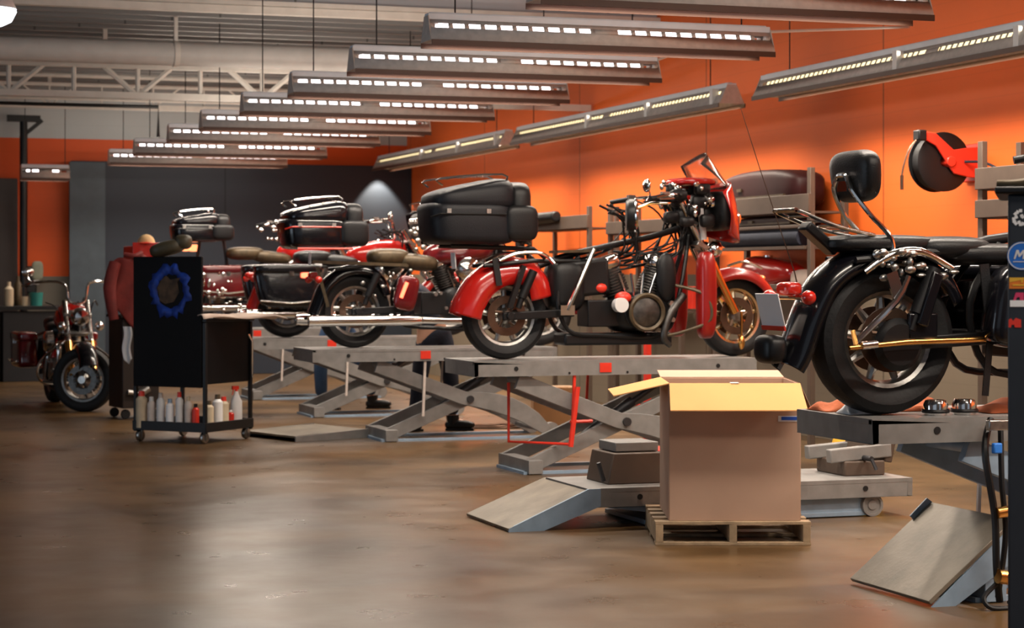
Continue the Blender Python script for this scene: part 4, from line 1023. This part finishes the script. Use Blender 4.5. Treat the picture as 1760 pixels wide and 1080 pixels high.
MB().tube([(.06,.10,.90),(-.02,.02,.75),(.02,0,.45),(.03,0,.20),(.06,.02,.03)],.018,8,smooth=6).tube([(.09,.06,.86),(.06,.0,.6),(.08,.0,.35),(.05,.02,.05)],.014,8,smooth=6).tube([(.03,0,.12),(-.05,-.02,.06),(-.03,-.05,.015),(.08,-.05,.012),(.10,0,.03)],.012,8,smooth=5).build('hose','blackm',t)
MB().cyl((.02,-.02,.46),(.10,-.02,.47),.028).build('brass_fitting','brass',t)
MB().cyl((.02,-.03,.16),(.09,-.03,.15),.035).build('brass_fitting','brass',t)
MB().box((.03,-.01,.88),(.11,.04,.05)).build('hand_control','alu',t,bevel=.006)
MB().box((.02,-.02,.77),(.045,.03,.05)).build('blue_valve',mat('bright blue plastic',(.03,.20,.7),.4),t,bevel=.006)
t = thing('yellow_jug','yellow plastic jug on the floor behind the lowered lift','jug',(7.20,13.55,0))
MB().blob((0,0,.22),(.17,.12,.22),.35,.5).build('jug_body','yellow',t); MB().tube([(-.10,0,.38),(-.08,0,.47),(.05,0,.47),(.08,0,.40)],.02,8,smooth=4).build('jug_handle','yellow',t); MB().cyl((.12,0,.42),(.12,0,.47),.03).build('jug_cap','blackm',t)
t = thing('small_box','plain brown carton on the floor between the raised lifts','box',(7.22,20.2,0),R(-15))
MB().box((0,0,.22),(.42,.42,.44)).build('carton_body','cardd',t,bevel=.004); MB().box((0,0,.443),(.43,.06,.004)).build('carton_tape','cream',t)
t = thing('jack_stand','red hydraulic jack post standing behind the stripped red motorcycle','jack',(7.05,17.2,0))
MB().cyl((0,0,.0),(0,0,1.15),.035).box((0,0,.02),(.4,.4,.04)).box((0,0,1.16),(.14,.14,.03)).build('jack_post','plastred',t,bevel=.004); MB().tube([(0,-.03,.4),(-.3,-.1,.5)],.014).build('jack_handle','plastred',t)
o = MB().tube([(0,0,.012),(.25,-.15,.012),(.6,-.05,.012),(.5,.35,.012),(.1,.3,.012),(.0,.05,.022),(.4,-.02,.022),(.9,.5,.012),(1.5,.6,.012)],.012,6,smooth=8).build('air_hose','rust',None,loc=(6.45,20.5,0)); tag(o,'thin red air hose looped on the floor near the brown carton','hose')
# workshop trolleys behind the lifts by the wall
def bench(label, X, Y, L, z, m='rack', rz=0):
    t = thing('work_bench',label,'bench',(X,Y,0),rz)
    MB().box((0,0,z-.02),(.5,L,.04)).build('bench_top',m,t,bevel=.004)
    for sx in (-.22,.22):
        for sy in (-L/2+.04,L/2-.04): MB().box((sx,sy,(z-.04)/2),(.04,.04,z-.04)).build('leg','darksteel',t)
    MB().box((0,0,.25),(.46,L-.1,.03)).build('lower_shelf','darksteel',t)
    return t
r_ = random.Random(21)
bm = ['plastred','darksteel','cream','blackm','teal','tan','white','cardd']
nmz = ['red tin','dark steel tin','cream tub','black tub','teal tub','brown tin','white tub','cardboard tub']
for k in range(8):
    Y = 20.65+.24*k
    t = thing('tin', '%s on the rack shelf behind the stripped red motorcycle'%nmz[k], 'tin', (8.98+.04*r_.random(),Y,1.23), 0, 'tins on the rack shelf')
    h = .12+.16*r_.random(); r0 = .05+.03*r_.random()
    MB().lathe([(.001,0),(r0,0),(r0,h),(r0*.9,h+.008),(.001,h+.008)]).build('tin_body',bm[k],t); MB().lathe([(r0*1.03,h-.02),(r0*1.03,h),(r0*.7,h+.012),(.001,h+.012)]).build('tin_lid','alu',t)
# ---------------------------------------------------------------- left back corner
t = thing('work_bench','long dark work bench along the back wall at the far left','bench',(2.55,31.9,0))
MB().box((0,0,1.10),(2.2,.7,.06)).build('bench_top','blackm',t,bevel=.005)
MB().box((-.55,.05,.52),(1.05,.6,1.04)).build('cabinet',mat('very dark brown cabinet',(.014,.012,.011),.5),t,bevel=.006)
MB().box((.58,.05,.52),(1.0,.6,1.04)).build('cabinet',mat('dark grey cabinet',(.013,.014,.017),.5),t,bevel=.006)
m = MB()
for k in range(3): m.box((-.55,-.26,.2+k*.33),(.9,.02,.28))
m.build('drawer','blackm',t,bevel=.004)
bt = [('cream squeeze bottle on the dark bench at the far left',2.72,'cream',.36,.07),('teal cup on the dark bench right of the cream bottle',3.12,'teal',.20,.10),('small tan cup between the cream bottle and the teal cup',2.95,'cream',.14,.05),('dark green jar behind the tan cup on the far bench',2.88,'tan',.45,.06)]
for lb, X, mm, h, r0 in bt:
    t = thing('bench_bottle' if h > .3 else 'cup', lb, 'bottle' if h > .3 else 'cup', (X,31.7 if 'behind' not in lb else 32.0,1.13))
    MB().lathe([(.001,0),(r0*.9,0),(r0,h*.1),(r0,h*.7),(r0*.45,h*.82),(r0*.4,h),(.001,h)] if h > .3 else [(.001,0),(r0*.85,0),(r0,h),(r0*.92,h),(r0*.8,.02),(.001,.02)]).build('vessel',mm,t)
t = thing('wall_phone','dark wall telephone with a pale green keypad face beside the roller door','telephone',(3.18,33.12,1.50))
MB().box((0,-.02,.02),(.16,.12,.42)).build('handset_box','blackm',t,bevel=.02); MB().blob((.09,-.08,.16),(.09,.03,.15),.6,.7).build('face_plate',mat('pale green grey plastic',(.22,.24,.18),.5),t)
# ---------------------------------------------------------------- tall sticker cabinet at the right edge
ax, ay = 4.375, 7.0
t = thing('tall_cabinet','tall dark navy tool cabinet covered with round and square stickers at the right edge','cabinet',(ax,ay,0),R(-33))
MB().box((.35,.35,.98),(.70,.70,1.86)).build('cabinet_body',mat('dark navy enamel',(.020,.025,.034),.45),t,bevel=.008)
MB().box((.35,.35,.03),(.66,.66,.06)).build('plinth','blackm',t)
MB().box((.33,.33,1.925),(.76,.74,.03)).build('cabinet_top','blackm',t,bevel=.01)
MB().tube([(-.04,.05,1.955),(.04,.03,1.95),(.14,.03,1.97)],[.014,.022,.02],10,smooth=3).build('top_clamp','tan',t)
def sticker(nm, poly, m, lab, y=-.002): 
    o = MB().prism(poly,y-.0012,y).build(nm,m,t,label=lab); return o
yy = -.003
stk = mat('sticker blue',(.02,.16,.62),.4); 
o = MB().lathe([(.001,-.004),(.055,-.004),(.055,-.002)],(.052,0,1.672),'y',32).build('round_sticker',stk,t,label='round blue sticker with a white letter')
o = MB().lathe([(.049,-.0045),(.053,-.0045)],(.052,0,1.672),'y',32).prism([(.022,1.66),(.028,1.66),(.037,1.683),(.040,1.668),(.046,1.668),(.058,1.683),(.055,1.66),(.063,1.66),(.067,1.695),(.057,1.695),(.045,1.680),(.041,1.695),(.032,1.695)],-.0065,-.0045).prism([(.02,1.648),(.08,1.648),(.08,1.651),(.02,1.651)],-.0065,-.0045).build('sticker_letter','white',t)
MB().prism([(.005,1.545),(.10,1.545),(.10,1.588),(.005,1.588)],-.004,-.002).build('orange_sticker',mat('orange sticker',(.8,.22,.02),.4),t)
MB().prism([(.018,1.556),(.09,1.556),(.09,1.562),(.018,1.562)],-.006,-.004).prism([(.05,1.568),(.057,1.568),(.057,1.582),(.05,1.582)],-.006,-.004).prism([(.006,1.57),(.10,1.588),(.006,1.588)],-.0055,-.004).build('sticker_print','yellow',t)
MB().prism([(.008,1.475),(.09,1.475),(.09,1.50),(.008,1.50)],-.004,-.002).build('white_sticker','plate',t)
MB().prism([(.02,1.500),(.03,1.500),(.035,1.512),(.045,1.512),(.045,1.50),(.06,1.50),(.06,1.53),(.03,1.53)],-.004,-.002).build('pink_sticker',mat('pink sticker',(.7,.05,.15),.4),t)
MB().prism([(.003,1.395),(.012,1.395),(.014,1.405),(.024,1.405),(.026,1.395),(.05,1.395),(.05,1.425),(.03,1.432),(.02,1.420),(.012,1.43),(.003,1.425)],-.004,-.002).build('red_sticker','plastred',t)
sn = MB(); r_ = random.Random(2)
for k in range(16):
    a = 2*PI*k/16; q = .010+.026*r_.random(); sn.box((.048+q*math.cos(a),-.003,1.815+q*math.sin(a)),(.012,.002,.012),(0,a,0))
sn.build('splash_sticker','plate',t)
# ---------------------------------------------------------------- people
import bmesh
def skin(name, nodes, edges, m, par, root=0, sub=1, extra=None):
    me = bpy.data.meshes.new(name); me.from_pydata([n[0] for n in nodes], edges, [])
    bm = bmesh.new(); bm.from_mesh(me); lay = bm.verts.layers.skin.verify(); bm.verts.ensure_lookup_table()
    for i, n in enumerate(nodes):
        r = n[1]; bm.verts[i][lay].radius = (r, r) if not isinstance(r, tuple) else r; bm.verts[i][lay].use_root = (i == root)
    bm.to_mesh(me); bm.free()
    o = bpy.data.objects.new(name, me); COL.objects.link(o); o.parent = par
    me.materials.append(M[m])
    s = o.modifiers.new('skin','SKIN'); s.use_smooth_shade = True
    q = o.modifiers.new('sub','SUBSURF'); q.levels = sub; q.render_levels = sub+1
    return o
def person(label, loc, rz, J, pants, shirt, hair='hair'):
    t = thing('person', label, 'person', loc, rz)
    V = {k: Vector(v) for k, v in J.items()}
    nodes = []; idx = {}; edges = []
    def nd(k, p, r): idx[k] = len(nodes); nodes.append((tuple(p), r)); return idx[k]
    def ed(a, b): edges.append((idx[a], idx[b]))
    nd('pel',V['pelvis'],.13); nd('waist',V['pelvis'].lerp(V['chest'],.45),.12); nd('chest',V['chest'],.14); nd('neck0',V['neck'],.06); nd('neck1',V['neck'].lerp(V['head'],.5),.055); nd('head',V['head'],.095)
    nd('crown',V['head']+(V['head']-V['neck']).normalized()*.11,.085)
    for a, b in (('pel','waist'),('waist','chest'),('chest','neck0'),('neck0','neck1'),('neck1','head'),('head','crown')): ed(a, b)
    hand = {}
    for s in ('l','r'):
        nd('hip'+s,V['hip'+s],.095); nd('kn'+s,V['knee'+s],.062); nd('an'+s,V['ankle'+s],.043); nd('toe'+s,V['toe'+s],.035)
        for a, b in (('pel','hip'+s),('hip'+s,'kn'+s),('kn'+s,'an'+s),('an'+s,'toe'+s)): ed(a, b)
        nd('sh'+s,V['sh'+s],.06); nd('el'+s,V['elbow'+s],.045); nd('wr'+s,V['wrist'+s],.03)
        d = (V['wrist'+s]-V['elbow'+s]).normalized(); sd = d.cross(Vector((0,0,1))).normalized(); dn = sd.cross(d)
        palm = V['wrist'+s]+d*.07; nd('pm'+s,palm,(.04,.02))
        for a, b in (('chest','sh'+s),('sh'+s,'el'+s),('el'+s,'wr'+s),('wr'+s,'pm'+s)): ed(a, b)
        for k in range(4):
            L = (.075,.085,.08,.062)[k]; b0 = palm+sd*((k-1.5)*.021)+d*.035
            nd('f%s%da'%(s,k),b0,.0095); nd('f%s%db'%(s,k),b0+d*L*.5-dn*.01,.0088); nd('f%s%dc'%(s,k),b0+d*L*.85-dn*.035,.0075)
            ed('pm'+s,'f%s%da'%(s,k)); ed('f%s%da'%(s,k),'f%s%db'%(s,k)); ed('f%s%db'%(s,k),'f%s%dc'%(s,k))
        b0 = V['wrist'+s]+d*.035-sd*.035; nd('t%sa'%s,b0,.012); nd('t%sb'%s,b0-sd*.025+d*.04-dn*.01,.010); ed('pm'+s,'t%sa'%s); ed('t%sa'%s,'t%sb'%s)
    body = skin('body', nodes, edges, 'skin', t, 0, 1)
    P = lambda k: tuple(V[k])
    skin('trousers',[(P('pelvis'),.155),(P('hipl'),.115),(P('kneel'),.088),(tuple(V['anklel']+Vector((0,0,.05))),.075),(P('hipr'),.115),(P('kneer'),.088),(tuple(V['ankler']+Vector((0,0,.05))),.075),(tuple(V['pelvis'].lerp(V['chest'],.18)),.145)],[(0,1),(1,2),(2,3),(0,4),(4,5),(5,6),(0,7)],pants,t)
    skin('shirt',[(tuple(V['pelvis'].lerp(V['chest'],.1)),.16),(tuple(V['pelvis'].lerp(V['chest'],.5)),.155),(P('chest'),.17),(tuple(V['neck']*.8+V['chest']*.2),.075),(P('shl'),.085),(P('elbowl'),.065),(tuple(V['elbowl'].lerp(V['wristl'],.95)),.048),(P('shr'),.085),(P('elbowr'),.065),(tuple(V['elbowr'].lerp(V['wristr'],.95)),.048)],[(0,1),(1,2),(2,3),(2,4),(4,5),(5,6),(2,7),(7,8),(8,9)],shirt,t)
    for s in ('l','r'):
        a, b = V['ankle'+s], V['toe'+s]; d = (b-a); d.z = 0; d.normalize()
        ang = math.atan2(d.y, d.x)
        MB().blob((0,0,0),(.155,.060,.052),.7,.6,fn=lambda v:(v.x,v.y,v.z*(1-.25*max(0,v.x)))).box((0,0,-.045),(.29,.11,.022)).tube([(-.07,0,.0),(-.075,0,.10)],[.062,.068],14).build('boot','blackm',t,loc=tuple(Vector((a.x,a.y,0))+d*.08+Vector((0,0,.057))),rot=(0,0,ang))
    hd = V['head']; up = (V['head']-V['neck']).normalized(); fw = Vector((0,-1,0)); fw = (fw-up*fw.dot(up)).normalized()
    MB().blob(tuple(hd+up*.07-fw*.02),(.105,.115,.10)).build(hair if hair != 'cap' else 'cap',hair,t)
    MB().tube([hd+fw*.09+up*.02,hd+fw*.125-up*.02],[.012,.018],8).blob(tuple(hd+fw*.088-up*.06),(.03,.02,.008)).build('face','skin',t)
    e = MB(); sd = up.cross(fw)
    for s in (-1,1): e.blob(tuple(hd+fw*.095+sd*s*.035+up*.02),(.013,.010,.009))
    e.build('eyes','white',t)
    return t
person('person in dark navy clothes and black boots bending behind the middle lift',(5.98,20.3,0),0,
 dict(pelvis=(0,0,1.0),chest=(-.16,.02,1.34),neck=(-.30,.0,1.52),head=(-.40,-.04,1.62),hipl=(.11,.05,.96),hipr=(-.11,-.02,.96),kneel=(.16,-.05,.52),kneer=(-.16,.0,.52),anklel=(.20,.05,.10),ankler=(-.20,.03,.10),toel=(.38,-.02,.05),toer=(-.36,-.04,.05),
 shl=(-.08,.20,1.42),shr=(-.22,-.20,1.40),elbowl=(-.30,.32,1.18),elbowr=(-.42,-.18,1.16),wristl=(-.52,.12,1.12),wristr=(-.62,.0,1.14)),'navy','navy')
person('person in blue jeans striding behind the lift with the black bagger',(5.92,23.92,0),0,
 dict(pelvis=(-.08,0,1.0),chest=(-.02,.0,1.36),neck=(.04,.0,1.56),head=(.10,-.02,1.70),hipl=(.04,.05,.96),hipr=(-.20,-.02,.96),kneel=(.22,-.05,.54),kneer=(-.28,.0,.52),anklel=(.36,.05,.10),ankler=(-.26,.03,.10),toel=(.54,-.02,.05),toer=(-.12,-.04,.05),
 shl=(.06,.20,1.46),shr=(-.02,-.20,1.46),elbowl=(.22,.28,1.20),elbowr=(.16,-.26,1.20),wristl=(.42,.10,1.18),wristr=(.40,-.12,1.16)),'jeans','navy')
